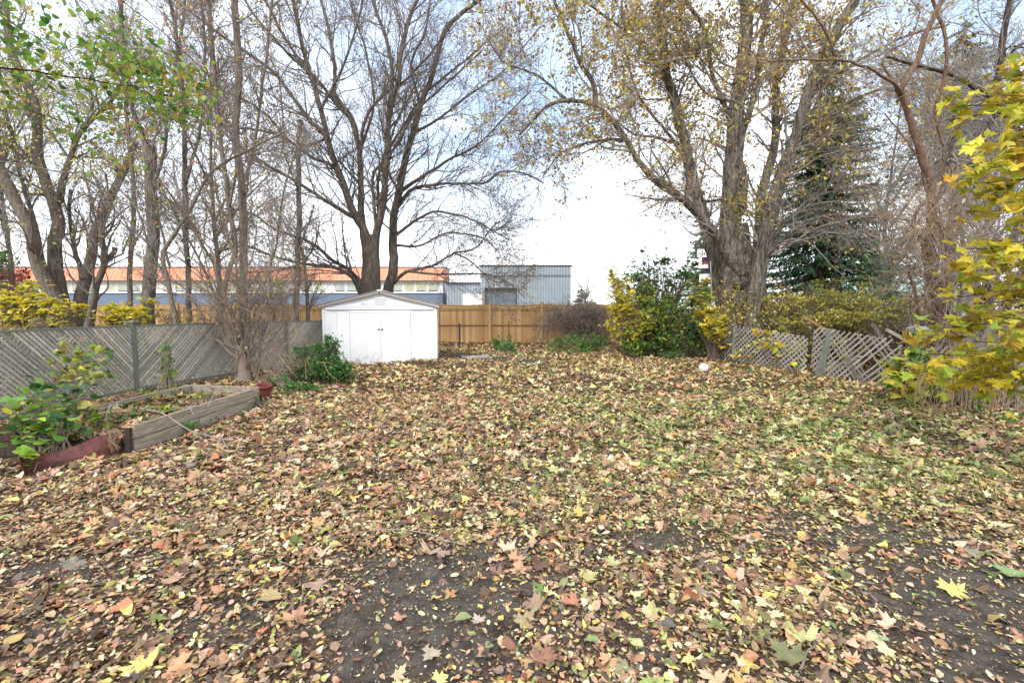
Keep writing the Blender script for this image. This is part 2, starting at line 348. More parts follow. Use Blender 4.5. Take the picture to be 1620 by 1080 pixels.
# ------------------------------------------------------------------ trees
def smooth(pts, step):
    pts = np.asarray(pts, float); e = np.vstack([2 * pts[0] - pts[1], pts, 2 * pts[-1] - pts[-2]]); o = []
    for i in range(1, len(e) - 2):
        p0, p1, p2, p3 = e[i - 1:i + 3]; k = max(2, int(np.linalg.norm(p2 - p1) / step))
        t = (np.arange(k) / k)[:, None]
        o.append(.5 * ((2 * p1) + (-p0 + p2) * t + (2 * p0 - 5 * p1 + 4 * p2 - p3) * t ** 2 + (-p0 + 3 * p1 - 3 * p2 + p3) * t ** 3))
    o.append(pts[-1:]); return np.vstack(o)
def unit(a): return a / (np.linalg.norm(a, axis=-1, keepdims=True) + 1e-9)
class Tree:
    def __init__(s, seed, step=.2): s.r = np.random.RandomState(seed); s.limbs = []; s.step = step; s.lv = []
    def limb(s, pix, w0, w1, Y, flare=0.0, wob=.012, grow=True, ext=0.0, world=False):
        m = len(pix)
        Ys = np.linspace(Y[0], Y[1], m) if isinstance(Y, tuple) else np.full(m, float(Y))
        pts = np.array([p if world else P(p[0], p[1], p[2] if len(p) > 2 else Ys[i]) for i, p in enumerate(pix)], float)
        if ext: pts = np.vstack([pts, pts[-1] + unit(pts[-1] - pts[-2]) * ext])
        q = smooth(pts, s.step); n = len(q); t = np.linspace(0, 1, n)
        w_ = np.cumsum(s.r.randn(n, 3), 0); w_ -= np.linspace(0, 1, n)[:, None] * w_[-1]; q[1:-1] += (w_ * wob)[1:-1]
        rad = (w0 + (w1 - w0) * t ** .48) / 2 * (.9 if grow else 1) * (1 if world else np.mean(Ys) / FPX)
        if flare: rad = rad * (1 + flare * np.exp(-(q[:, 2] - q[0, 2]) / .35))
        rad = np.maximum(rad, .004)
        if not flare:     # round off the start so that no cut end shows where the limb leaves its parent
            d = unit(q[1] - q[0]); q = np.vstack([q[0] - d * rad[0] * .9, q[0] - d * rad[0] * .55, q]); rad = np.concatenate([[rad[0] * .1, rad[0] * .8], rad])
        s.limbs.append((q, rad, grow)); return s
    def pick(s, src, n, t0, t1):
        r = s.r
        if isinstance(src, list):
            src = [a for a in src if a[2]]
            ln = np.array([len(a[0]) * max(.3, 1) for a in src], float); k = r.choice(len(src), n, p=ln / ln.sum()); t = t0 + (t1 - t0) * r.rand(n)
            pos = np.zeros((n, 3)); tan = np.zeros((n, 3)); rad = np.zeros(n)
            for i in range(n):
                q, ra, _ = src[k[i]]; j = min(int(t[i] * (len(q) - 1)), len(q) - 2)
                pos[i] = q[j]; tan[i] = q[j + 1] - q[j]; rad[i] = ra[j]
        else:
            q, ra = src; k = r.randint(len(q), size=n); t = t0 + (t1 - t0) * r.rand(n); m = q.shape[1]; j = np.minimum((t * (m - 1)).astype(int), m - 2)
            fr = (t * (m - 1) - j)[:, None]
            pos = q[k, j] * (1 - fr) + q[k, j + 1] * fr; tan = q[k, j + 1] - q[k, j]; rad = ra[k, j]
        return pos, unit(tan), rad, t
    def grow(s, src, n, Lm, ang=(.5, 1.1), up=.1, wob=.25, rf=.55, rmax=.05, rmin=.004, m=6, t0=.15, t1=1.0, cull=True, side=None):
        r = s.r; pos, tan, rad, t = s.pick(src, n, t0, t1)
        a = ang[0] + (ang[1] - ang[0]) * r.rand(n); rv = unit(np.cross(tan, r.randn(n, 3)))
        d = tan * np.cos(a)[:, None] + rv * np.sin(a)[:, None] + np.array([0, 0, up])
        if side is not None: d = d + np.array(side)
        d = unit(d)
        Ln = Lm * (.45 + .8 * r.rand(n)) * (1.15 - .55 * t); st = (Ln / (m - 1))[:, None]
        q = np.zeros((n, m, 3)); q[:, 0] = pos
        for j in range(1, m):
            q[:, j] = q[:, j - 1] + d * st
            d = unit(d + wob * r.randn(n, 3) + np.array([0, 0, up * .6]))
        r0 = np.minimum(rad * rf, rmax); ra = r0[:, None] * (1 - .75 * np.linspace(0, 1, m) ** .8); ra = np.maximum(ra, rmin)
        if cull:
            px, py = proj(q[:, m // 2]); k = (px > -260) & (px < 1880) & (py > -190) & (q[:, 0, 1] > .6) & (q[..., 2].min(1) > .15); q, ra = q[k], ra[k]
        s.lv.append((q, ra)); return (q, ra)
    def make(s, name, label, cat, bark, twig, group=None, kmain=12, lump=.06, base=None, leaf=None, parent=None):
        q0 = s.limbs[0][0][0]
        root = thing(name, label, cat, base if base is not None else (q0[0], q0[1], 0), group=group)
        a = Acc()
        for q, ra, _ in s.limbs:
            k = kmain if ra[0] > .06 else (8 if ra[0] > .02 else 5)
            a.tubes(q, ra, k, lump=lump if ra[0] > .06 else .02, r=s.r)
        a.build('trunk', bark, root, smooth=True)
        if s.lv:
            b = Acc()
            for q, ra in s.lv:
                if len(q): b.tubes(q, ra, 5 if ra[:, 0].mean() > .018 else 3)
            b.build('branches', twig, root, smooth=True)
        if leaf:
            c = Acc(); leaf(s, c)
            if c.n: c.build('crown', leaf.mat if hasattr(leaf, 'mat') else M['leaf'], root)
        return root
def leafer(n, size, pal, T=T_OVAL, lv=-1, tilt=.7, pitch0=-.5, spread=.06, region=None, curl=.4, t0=.2, more=None, vj=0.0):
    def f(s, acc):
        L2 = s.lv[lv] if isinstance(lv, int) else (np.concatenate([s.lv[i][0] for i in lv]), np.concatenate([s.lv[i][1] for i in lv]))
        pos, tan, rad, t = s.pick(L2, int(n * 1.0), t0, 1.0); pos = pos + s.r.randn(len(pos), 3) * spread
        if region is not None:
            px, py = proj(pos); k = s.r.rand(len(pos)) < region(px, py); pos = pos[k]
        leaves(acc, T, pos, s.r, size * (.6 + .7 * s.r.rand(len(pos))), tilt=tilt, cols=palette(s.r, pal, len(pos)), curl=curl, pitch0=pitch0, vj=vj)
        if more: more(s, acc)
    return f

# ------------------------------------------------------------------ ground
BARE = [(690, 960, .42, .5, 1.1), (640, 1040, .3, .2, 1.0), (760, 890, .3, .25, .8), (840, 1010, .30, .22, .6), (890, 890, .22, .22, .45), (800, 870, .3, .25, .6), (1040, 850, .5, .18, .55), (960, 1020, .2, .15, .4), (1570, 960, .50, .6, 1.1), (1430, 870, .55, .25, .85), (1290, 850, .5, .18, .5),
        (1600, 1060, .4, .3, 1.0), (190, 900, .5, .18, .6), (300, 985, .3, .15, .6), (30, 900, .4, .2, .55), (130, 1000, .3, .12, .5), (540, 1050, .2, .12, .4), (560, 880, .3, .12, .5), (430, 960, .2, .12, .35), (760, 800, .4, .2, .45), (835, 745, .4, .25, .5), (590, 800, .4, .2, .35),
        (320, 790, .4, .3, .35), (715, 563, 1.1, .5, .9), (770, 568, 1.0, .5, 1.0), (830, 572, .8, .3, .8), (860, 566, .7, .3, .5)]
BARE = [(*G(a, b), c, d, e) for a, b, c, d, e in BARE]
def bareness(x, y):
    b = np.zeros(np.shape(x))
    for cx, cy, sx, sy, am in BARE: b = np.maximum(b, am * np.exp(-((x - cx) ** 2 / (2 * sx * sx) + (y - cy) ** 2 / (2 * sy * sy)) ** 1.3))
    n = fbm(x + 7, y + 3, 2.3)
    b = b * (.72 + .7 * n) + np.clip((n - .60) * 2.2, 0, .45) * (y < 9)
    return np.clip(b, 0, 1)
def greenness(x, y):
    g = np.exp(-(((x - 2.6) / 3.0) ** 2 + ((y - 6.0) / 2.6) ** 2)) * .9 + .5 * np.exp(-(((x - 5.8) / 1.5) ** 2 + ((y - 6.5) / 3) ** 2)) + .35 * np.exp(-(((x - 1) / 4) ** 2 + ((y - 13) / 3) ** 2))
    return np.clip(g * (fbm(x + 31, y + 11, 1.7) * 2.2 - .35), 0, 1)
def fence_left(y): return np.interp(y, [0, 6, 8.5, 10.8, 13.4], [-6.9, -7.0, -7.1, -6.5, -5.5])
def axis(a, b, st, far, lo):
    c = np.arange(a, b, st); o = [b]; g = st
    while o[-1] < far: g *= 1.5; o.append(o[-1] + g)
    l = [a]; g = st
    while l[-1] > lo: g *= 1.5; l.append(l[-1] - g)
    return np.array(sorted(set(l[1:])) + list(c) + o)
xs = axis(-11, 11, .11, 500, -500); ys = axis(1, 21, .11, 900, -60)
X, Y = np.meshgrid(xs, ys); Z = ghz(X, Y)
nx, ny = len(xs), len(ys)
ii = (np.arange(ny - 1)[:, None] * nx + np.arange(nx - 1)[None]).ravel()
gcol = np.stack([np.where(Y < 25, .93 - .88 * bareness(X, Y), .6), np.where(Y < 24, greenness(X, Y), .9), 0 * X], -1).reshape(-1, 3)
ga = Acc(); ga.add(np.stack([X, Y, Z], -1).reshape(-1, 3), np.stack([ii, ii + 1, ii + 1 + nx, ii + nx], -1), gcol)
tag(ga.build('ground', M['ground'], smooth=True), kind='structure')

# ------------------------------------------------------------------ the school behind the fence
def school():
    r = thing('school_building', 'long low building with orange roof band, window strip and blue-grey wall beyond the wooden fence', 'building', (-35, 60, 0))
    x0, x1, Y0 = -95.0, -8.35, 55.0
    a = Acc(); a.box(((x0 + x1) / 2, Y0 + 2, 1.73), (x1 - x0, 4, 3.46)); a.build('lower_wall', M['school_blue'], r)
    a = Acc(); a.box(((x0 + x1) / 2, Y0 + 2.1, 4.2), (x1 - x0 + .05, 3.9, 1.48)); a.build('upper_wall', M['school_white'], r)
    a = Acc(); a.bar((x0, Y0 - .06, 3.5), (x1 + .06, Y0 - .06, 3.5), .12, .16); a.build('sill_band', M['school_white'], r)
    # sloping orange roof band with standing seams
    a = Acc(); z0, z1 = 4.93, 6.5; xa, xb = x0, x1 + .3
    v = [(xa, Y0 - .45, z0), (xb, Y0 - .45, z0), (xb, Y0 + .35, z1), (xa, Y0 + .35, z1), (xa, Y0 + 4, z0), (xb, Y0 + 4, z0), (xb, Y0 + 4, z1), (xa, Y0 + 4, z1)]
    a.add(v, np.array([[0, 1, 2, 3], [1, 5, 6, 2], [5, 4, 7, 6], [4, 0, 3, 7], [3, 2, 6, 7], [0, 4, 5, 1]]))
    for x in np.arange(xa + .3, xb, .6): a.bar((x, Y0 - .46, z0 + .02), (x, Y0 + .34, z1 - .02), .05, .05)
    a.build('roof', M['orange'], r)
    a = Acc(); a.box(((xa + xb) / 2, Y0 + 2.2, z1 + .06), (xb - xa + .1, 3.8, .12)); a.build('roof_edge', M['dark'], r)
    a = Acc(); a.box((xb - .12, Y0 - .02, 4.2), (.12, .12, 1.4)); a.box((xb - .12, Y0 - .02, 1.7), (.14, .14, 3.4)); a.build('downpipe', M['dark'], r)
    k = 0; x = x1 - .5
    while x > -66:
        k += 1; wd = 1.28
        a = Acc(); xm = x - wd / 2
        for dx, dz, sx, sz in ((0, .62, wd, .07), (0, -.62, wd, .07), (-wd / 2 + .035, 0, .07, 1.17), (wd / 2 - .035, 0, .07, 1.17)): a.box((xm + dx, Y0 + .12, 4.24 + dz), (sx, .06, sz))
        w_ = a.build('window', M['school_white'], r)
        a = Acc(); a.box((xm, Y0 + .13, 4.24 + (.12 if k % 3 else 0)), (wd - .16, .03, .92 if k % 3 else 1.1)); a.build('pane', M['pane'], w_)
        if k % 3: a = Acc(); a.box((xm, Y0 + .125, 3.74), (wd - .2, .04, .12)); a.build('vent_gap', M['dark'], w_)
        x -= wd + (.16 if k % 4 else 1.3)
school()

def warehouse():
    r = thing('metal_warehouse', 'pale blue-grey ribbed metal warehouse with a roller door and a lower wing on its left', 'building', (1.5, 58, 0))
    Y0 = 50.0
    def wall(x0, x1, z0, z1, y0, dep, name):
        a = Acc(); a.box(((x0 + x1) / 2, y0 + dep / 2, (z0 + z1) / 2), (x1 - x0, dep, z1 - z0))
        for x in np.arange(x0 + .15, x1, .3): a.box((x, y0 - .05, (z0 + z1) / 2), (.14, .10, z1 - z0 - .02))
        for y in np.arange(y0 + .2, y0 + dep, .4): a.box((x1 + .02, y, (z0 + z1) / 2), (.05, .09, z1 - z0 - .02))
        a.build(name, M['steel_blue'], r)
    wall(-3.45, 6.4, 3.75, 6.2, Y0, 16, 'upper_wall')
    wall(-3.45, -2.9, 0, 3.75, Y0, 16, 'wall'); wall(.45, 6.4, 0, 3.75, Y0, 16, 'wall')
    wall(-7.2, -3.5, 0, 4.35, Y0 + .4, 12, 'wing_wall')
    a = Acc(); a.box((1.5, Y0 + 8, 6.26), (10.1, 16.3, .13)); a.build('roof', M['dark'], r)
    a = Acc(); a.box((-5.3, Y0 + 6.3, 4.41), (4.0, 12.4, .12)); a.build('wing_roof', M['dark'], r)
    d = Acc(); d.box((-1.225, Y0 + .35, 1.87), (3.33, .1, 3.74))
    for z in np.arange(.1, 3.7, .22): d.box((-1.225, Y0 + .29, z), (3.3, .03, .13))
    d.build('roller_door', M['door_grey'], r)
    a = Acc(); a.box((-1.225, Y0 - .08, 3.8), (3.6, .16, .12)); a.box((-2.95, Y0 - .06, 1.87), (.1, .1, 3.74)); a.box((.5, Y0 - .06, 1.87), (.1, .1, 3.74)); a.build('door_frame', M['dark'], r)
    a = Acc(); a.box((4.3, Y0 - .09, 5.12), (12.5 - 8.3, .05, .06)); a.box((-.5, Y0 - .09, 5.12), (5.5, .05, .06)); a.build('wall_rail', M['dark'], r)
warehouse()
def trailer():
    r = thing('box_trailer', 'white box trailer parked in front of the grey wing of the metal warehouse', 'trailer', (-3.95, 46.5, 0))
    a = Acc(); a.box((-3.95, 48, 1.95), (1.95, 5, 2.3)); a.build('box', M['white'], r)
    a = Acc(); a.box((-3.95, 45.48, 1.95), (.03, .03, 2.2)); a.box((-4.9, 45.48, 1.95), (.05, .04, 2.3)); a.box((-3.0, 45.48, 1.95), (.05, .04, 2.3)); a.box((-3.95, 45.48, 3.07), (1.95, .04, .06)); a.build('rear_door', M['school_white'], r)
    a = Acc(); a.box((-3.95, 48, .74), (1.8, 4.9, .12)); a.build('chassis', M['dark'], r)
    for sx in (-1, 1):
        a = Acc(); th = np.linspace(0, 2 * math.pi, 13)
        a.tubes(np.array([[-3.95 + sx * .8 - .12, 47.5, .38], [-3.95 + sx * .8 + .12, 47.5, .38]]), np.array([.38, .38]), 16); a.tubes(np.array([[-3.95 + sx * .8 - .13, 47.5, .38], [-3.95 + sx * .8 + .13, 47.5, .38]]), np.array([.01, .379]), 16); a.build('wheel', M['dark'], r)
trailer()

# house glimpsed on the right beyond the spruce
def far_house():
    r = thing('bungalow', 'grey bungalow with pale aqua roof glimpsed through the twigs on the right', 'house', (30, 37, 0))
    a = Acc(); a.box((30.5, 38, 1.3), (9, 7, 2.6)); a.build('wall', M['siding'], r)
    a = Acc(); v = [(25.6, 34, 2.55), (35.4, 34, 2.55), (35.4, 42, 2.55), (25.6, 42, 2.55), (27.5, 38, 4.1), (33.5, 38, 4.1)]
    a.add(v, [np.array([[0, 1, 5, 4], [2, 3, 4, 5], [0, 3, 2, 1]]), np.array([[1, 2, 5], [3, 0, 4]])]); a.build('roof', M['aqua'], r)
    for x in (28.2, 31.2):
        a = Acc(); 
        for dx, dz, sx, sz in ((0, .5, 1.3, .08), (0, -.5, 1.3, .08), (-.61, 0, .08, .92), (.61, 0, .08, .92), (0, 0, .06, .92)): a.box((x + dx, 34.46, 1.5 + dz), (sx, .08, sz))
        w_ = a.build('window', M['white'], r); a = Acc(); a.box((x, 34.48, 1.5), (1.14, .03, .92)); a.build('pane', M['pane'], w_)
far_house()

# sign on a pole behind the trees (two lines of black marks, a red band)
def pole_sign():
    r = thing('pole_sign', 'tall sign of white panels, one red-banded, seen left of the thick multi-stemmed trunk', 'sign', (11.9, 29.6, 0))
    Y0 = 29.0
    a = Acc(); a.box((12.35, Y0 + .25, 2.7), (.22, .22, 5.6)); a.build('pole', M['dark'], r)
    a = Acc(); a.box((11.62, Y0 + .12, 5.38), (.06, .2, .6)); a.box((12.0, Y0 + .12, 5.66), (.82, .22, .1)); a.box((12.0, Y0 + .12, 4.92), (.7, .2, .18)); a.build('frame', M['dark'], r)
    z = lambda py: CAMH + (488 - py) / FPX * Y0
    a = Acc(); a.box((12.0, Y0, (z(395.5) + z(408)) / 2), (.66, .1, z(395.5) - z(408))); p = a.build('panel', M['white'], r)
    a = Acc()
    for dx, dz, s1, s2 in ((-.02, .10, .06, .07), (-.03, -.03, .10, .05), (.10, -.02, .06, .10), (-.03, -.13, .08, .07), (.13, -.12, .05, .04)): a.box((12.0 + dx, Y0 - .055, (z(395.5) + z(408)) / 2 + dz), (s1, .012, s2))
    a.build('marks', M['dark'], p)
    a = Acc(); a.box((12.08, Y0, (z(416) + z(425)) / 2), (.66, .1, z(416) - z(425))); p = a.build('panel', M['white'], r)
    a = Acc(); a.box((12.2, Y0 - .056, z(417.2)), (.42, .012, .12)); a.box((12.02, Y0 - .056, z(418.5)), (.10, .012, .10)); a.build('red_band', M['red'], p)
    a = Acc(); a.box((12.16, Y0, (z(434) + z(447)) / 2), (.6, .1, z(434) - z(447))); a.build('panel', M['white'], r)
pole_sign()

# power line
a = Acc(); q = np.array([(-2.5 + t * 62, 47 - t * 4, 4.95 - .8 * math.sin(t * math.pi) * .3 + t * 1.2) for t in np.linspace(0, 1, 20)])
a.tubes(q, np.full(20, .02), 4)
tag(a.build('power_line', M['wire']), 'thin power line running right from the warehouse across the white sky', 'cable')

# ------------------------------------------------------------------ cedar fence across the back
def cedar_fence():
    r = thing('wooden_fence', 'tall honey-coloured cedar board fence across the back of the yard', 'fence', (-2, 20, 0))
    Yf = 20.0; pitch = 2.28; x = (857 - 810) / FPX * Yf + 2 * pitch; rr = np.random.RandomState(3)
    n = 0
    while x > -27:
        a = Acc(); cp = hexc('#cbab7e') * (1 + .08 * rr.randn()); a.box((x, Yf - .04, .92), (.12, .12, 1.84), col=cp); a.box((x, Yf - .04, 1.86), (.16, .16, .035), col=cp * .8); a.build('post', M['cedar'], r)
        xa, xb = x - pitch + .06, x - .06
        a = Acc(); k = 15
        for i in range(k):
            cx = xa + (i + .5) * (xb - xa) / k; u = (i + .5) / k
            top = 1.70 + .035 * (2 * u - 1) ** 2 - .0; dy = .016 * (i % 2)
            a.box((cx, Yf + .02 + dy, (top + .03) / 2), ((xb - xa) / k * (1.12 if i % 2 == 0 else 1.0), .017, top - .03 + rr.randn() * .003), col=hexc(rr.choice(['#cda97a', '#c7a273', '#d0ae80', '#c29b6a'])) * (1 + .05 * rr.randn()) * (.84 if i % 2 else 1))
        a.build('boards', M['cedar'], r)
        a = Acc()
        m = 12
        for j in range(m):      # gently dipped top boards
            u0, u1 = j / m, (j + 1) / m
            f = lambda u: 1.735 + .045 * (2 * u - 1) ** 2
            a.bar((xa + (xb - xa) * u0, Yf - .015, f(u0) - .075), (xa + (xb - xa) * u1, Yf - .015, f(u1) - .075), .13, .024)
            a.bar((xa + (xb - xa) * u0, Yf, f(u0) + .006), (xa + (xb - xa) * u1, Yf, f(u1) + .006), .028, .10)
        a.build('top_rail', M['cedar_rail'], r)
        a = Acc(); a.bar((xa, Yf - .02, 1.56), (xb, Yf - .02, 1.56), .04, .03); a.build('trim', M['cedar_rail'], r)
        a = Acc(); a.bar((xa, Yf - .012, .86), (xb, Yf - .012, .86), .05, .02); a.build('middle_rail', M['cedar_dark'], r)
        x -= pitch; n += 1
cedar_fence()

# ------------------------------------------------------------------ garden shed
def shed():
    rz = math.radians(8)
    r = thing('garden_shed', 'white metal garden shed with low gable roof and double sliding doors', 'shed', (-3.68, 12.75, 0), rz)
    W, D, H, HP = 1.53, 2.35, 1.66, 2.03
    def b(name, m, parent, fn):
        a = Acc(); fn(a); return a.build(name, m, parent, local=True)
    def front(a):
        t = .03
        # wall with the door opening between x=-.82 and x=.82
        a.box((-1.19, t / 2, H / 2), (.74, t, H)); a.box((1.19, t / 2, H / 2), (.74, t, H)); a.box((0, t / 2, 1.585), (1.64, t, .15)); 
        for x in (-1.52, -1.20, -.86, .86, 1.20, 1.52): a.box((x, -.006, H / 2), (.05, .014, H - .02))
        for x in (-1.36, -1.03, 1.03, 1.36): a.box((x, -.003, H / 2), (.012, .008, H - .04))
        v = [(-W, .012, H), (W, .012, H), (0, .012, HP), (-W, .045, H), (W, .045, H), (0, .045, HP)]
        a.add(v, [np.array([[0, 1, 2], [3, 5, 4]]), np.array([[0, 3, 4, 1], [1, 4, 5, 2], [2, 5, 3, 0]])])
        a.box((0, -.012, H + .0), (2 * W - .06, .045, .035))
    b('front_wall', M['shed_white'], r, front)
    for sx in (-1, 1):
        def side(a):
            a.box((sx * (W - .012), D / 2 + .03, H / 2), (.02, D, H))
            for y in np.arange(.12, D, .16): a.box((sx * (W + .002), y, H / 2), (.012, .05, H - .02))
            a.box((sx * (W + .001), .02, H / 2), (.045, .05, H))
        b('side_wall', M['shed_white'], r, side)
    b('back_wall', M['shed_white'], r, lambda a: (a.box((0, D + .05, H / 2), (2 * W - .04, .02, H)), a.add([(-W, D + .04, H), (W, D + .04, H), (0, D + .04, HP), (-W, D + .06, H), (W, D + .06, H), (0, D + .06, HP)], [np.array([[0, 1, 2], [3, 5, 4]]), np.array([[0, 3, 4, 1], [1, 4, 5, 2], [2, 5, 3, 0]])])))
    for sx in (-1, 1):
        def door(a):
            a.box((sx * .412, -.025, .77), (.818, .022, 1.53)); 
            for x in (.02, .40, .79): a.box((sx * x, -.038, .77), (.028 if x != .40 else .012, .006, 1.52))
            a.box((sx * .405, -.04, 1.50), (.78, .012, .04)); a.box((sx * .405, -.04, .04), (.78, .012, .05))
        d = b('door', M['shed_white'], r, door)
        b('handle', M['handle'], d, lambda a: (a.box((sx * .035, -.055, 1.02), (.035, .018, .022)), a.box((sx * .06, -.05, 1.02), (.02, .012, .05))))
    b('door_track', M['shed_white'], r, lambda a: (a.box((0, -.03, 1.60), (2.9, .045, .05)), a.box((0, -.03, .01), (1.7, .05, .03))))
    def vent(a):
        a.box((0, .004, 1.80), (.32, .02, .20))
        for i in range(6): a.box((0, -.012, 1.72 + i * .032), (.28, .012, .012))
    b('vent', M['school_white'], r, vent)
    for sx in (-1, 1):
        s_ = (HP - H) / W; e = W + .10
        def sheet(a):
            a.bar((0, D / 2, HP + .045), (sx * e, D / 2, HP + .045 - s_ * e), D + .22, .02, side=(s_ * sx, 0, 1))
            for x in np.arange(.1, e, .2): a.bar((sx * x, -.06, HP + .062 - s_ * x), (sx * x, D + .06, HP + .062 - s_ * x), .03, .02, side=(0, 0, 1))
        b('roof_panel', M['roof_sheet'], r, sheet)
        t_ = b('roof_trim', M['shed_white'], r, lambda a: a.bar((sx * .012, -.075, HP + .03), (sx * (e - .0), -.075, HP + .03 - s_ * e), .055, .02))
        b('trim_strip', M['roof_trim'], t_, lambda a: (a.bar((sx * .02, -.09, HP + .072), (sx * (e + .05), -.09, HP + .072 - s_ * (e + .05)), .022, .05), a.bar((sx * .02, -.07, HP - .012), (sx * (e + .02), -.07, HP - .012 - s_ * (e + .02)), .018, .02), a.box((sx * (e + .03), D / 2, HP + .03 - s_ * e), (.05, D + .2, .05))))
    b('ridge_cap', M['shed_white'], r, lambda a: a.box((0, D / 2, HP + .075), (.14, D + .24, .035)))
    # scuffs and bolt heads on the sheet
    rr = np.random.RandomState(8)
    def marks(a):
        for x, z, w_, h in ((-1.05, .86, .045, .02), (-.46, 1.72, .10, .015), (-.36, 1.715, .05, .014), (1.0, 1.66, .03, .02), (-1.50, 1.48, .02, .015), (-1.22, 1.52, .02, .03)): a.box((x, -.006 if z < 1.6 else .004, z), (w_, .022, h))
    b('scuff_marks', M['dirt_mark'], r, marks)
shed()

# ------------------------------------------------------------------ lattice fences
def slat_layer(a, W, H, sp, wd, th, y, sgn, rr, miss=0.0, bend=None, fr=None, base='#8e9089'):
    """slats at 45 degrees filling a W x H rectangle in local u, z; fr maps (u, y, z) to the world"""
    st = sp * math.sqrt(2)
    for u0 in np.arange(-H + st * .3, W, st):
        if rr.rand() < miss: continue
        ua, ub = u0, u0 + H; za, zb = 0.0, H
        if ua < 0: za = -ua; ua = 0
        if ub > W: zb = H - (ub - W); ub = W
        if ub - ua < .05: continue
        if sgn < 0: ua, ub = W - ua, W - ub
        if miss and rr.rand() < miss:
            k = .3 + .5 * rr.rand(); ub = ua + (ub - ua) * k; zb = za + (zb - za) * k
        sc_ = hexc(base) * (1 + .16 * rr.randn()); m = 2 if not miss else 5; t = np.linspace(0, 1, m)
        for j in range(m - 1):
            p = fr(ua + (ub - ua) * t[j], y, za + (zb - za) * t[j]); q = fr(ua + (ub - ua) * t[j + 1], y, za + (zb - za) * t[j + 1])
            nrm = fr(0, 1, 0) - fr(0, 0, 0)
            a.bar(p - (q - p) * .01, q, wd, th, side=nrm, col=sc_)
def panel_frame(p0, p1, z0a, z0b, lean=0.0):
    """maps local u (along), y (out of the panel), z (up) to the world"""
    p0, p1 = np.array(p0, float), np.array(p1, float); W = np.linalg.norm(p1 - p0); t = (p1 - p0) / W; nr = np.array([t[1], -t[0]])
    def fr(u, y, z):
        k = u / W; xy = p0 + t * u + nr * (y + lean * z)
        return np.array([xy[0], xy[1], z0a + (z0b - z0a) * k + z])
    return fr, W
def lattice_left():
    r = thing('lattice_fence', 'grey-green privacy lattice fence behind the raised planter on the left', 'fence', (-6.8, 8.5, 0))
    rr = np.random.RandomState(12)
    pts = [(-6.9, 3.6), (-7.0, 6.0), (-7.1, 8.5), (-6.5, 10.8), (-6.02, 12.1), (-5.55, 13.35)]
    zt = [1.33, 1.325, 1.32, 1.30, 1.285, 1.27]
    for i in range(len(pts) - 1):
        fr, W = panel_frame(pts[i], pts[i + 1], .12, .12 + zt[i + 1] - zt[i]); H = zt[i] - .16
        sg = -1 if i in (0, 1) else 1
        a = Acc()
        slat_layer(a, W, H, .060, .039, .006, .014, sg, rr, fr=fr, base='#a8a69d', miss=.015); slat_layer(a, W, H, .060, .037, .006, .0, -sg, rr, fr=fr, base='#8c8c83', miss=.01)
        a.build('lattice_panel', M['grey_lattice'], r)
        a = Acc(); nr = fr(0, 1, 0) - fr(0, 0, 0)
        a.bar(fr(.03, .0, H + .0), fr(W - .03, .0, H + .0), .035, .04, side=nr); a.bar(fr(.03, .0, -.02), fr(W - .03, .0, -.02), .04, .04, side=nr)
        a.build('rail', M['post_wood'], r)
    for (x, y), z in zip(pts, zt):
        big = abs(y - 8.5) < .1
        a = Acc(); s = .095
        a.box((x, y, (z + .02) / 2), (s, s, z + .02)); 
        if big: a.box((x, y, z + .033), (.17, .17, .025)); a.box((x, y, z + .012), (.13, .13, .02))
        a.build('post', M['post_wood'], r)
lattice_left()
def lattice_right():
    r = thing('lattice_fence', 'broken open-weave wooden lattice fence sagging along the right side of the yard', 'fence', (6.9, 12.5, 0))
    rr = np.random.RandomState(4)
    segs = [((4.5, 18.6), (5.9, 17.0), 1.05, 0, 0, 1.0, .0, 'grey'), ((5.5, 17.2), (6.1, 15.2), 1.05, 0, 0, .8, .0, ''), ((6.1, 15.2), (6.52, 13.5), 1.05, 0, 0, 1., 0, ''),
            ((6.52, 13.5), (7.35, 11.3), 1.02, .05, -.16, 1., .05, ''), ((7.38, 11.15), (7.72, 9.0), 1.08, .04, -.16, 1., .10, ''), ((7.75, 9.1), (7.85, 7.8), .95, -.18, -.02, 1., .2, ''), ((7.85, 7.8), (8.1, 5.4), .9, .0, -.2, 1., .2, '')]
    for p0, p1, H, za, zb, _, miss, _k in segs:
        fr, W = panel_frame(p0, p1, .04 + za, .04 + zb, lean=-.12 if miss > .15 else -.03)
        a = Acc()
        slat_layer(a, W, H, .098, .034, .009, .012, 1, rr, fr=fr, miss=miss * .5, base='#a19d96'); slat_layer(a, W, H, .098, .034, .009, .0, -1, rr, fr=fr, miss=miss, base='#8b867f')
        if miss < .1:
            nr = fr(0, 1, 0) - fr(0, 0, 0)
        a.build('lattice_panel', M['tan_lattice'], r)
    for p, z, lean, s in (((5.95, 17.0), 1.12, 0, .09), ((6.1, 15.2), 1.1, .0, .07), ((6.54, 13.45), 1.17, .02, .10), ((7.82, 7.82), 1.12, -.04, .12), ((8.1, 5.4), 1.0, .1, .1)):
        a = Acc(); a.bar((p[0], p[1], 0), (p[0] + lean, p[1], z), s, s)
        a.add([(p[0] + lean - s / 2, p[1] - s / 2, z), (p[0] + lean + s / 2, p[1] - s / 2, z), (p[0] + lean + s / 2, p[1] + s / 2, z), (p[0] + lean - s / 2, p[1] + s / 2, z), (p[0] + lean, p[1], z + .04)], np.array([[0, 1, 4], [1, 2, 4], [2, 3, 4], [3, 0, 4]]))
        a.build('post', M['post_wood'], r)
    a = Acc(); A_, B_ = P(1294, 594, 10.75), P(1316, 520, 10.7); a.bar(A_, B_, .11, .10); tag(a.build('post', M['post_wood'], r), 'leaning split post')
    a = Acc(); a.bar(P(1105, 546, 14.6), P(1160, 545, 13.4), .04, .03); a.build('rail', M['cedar_dark'], r)
lattice_right()
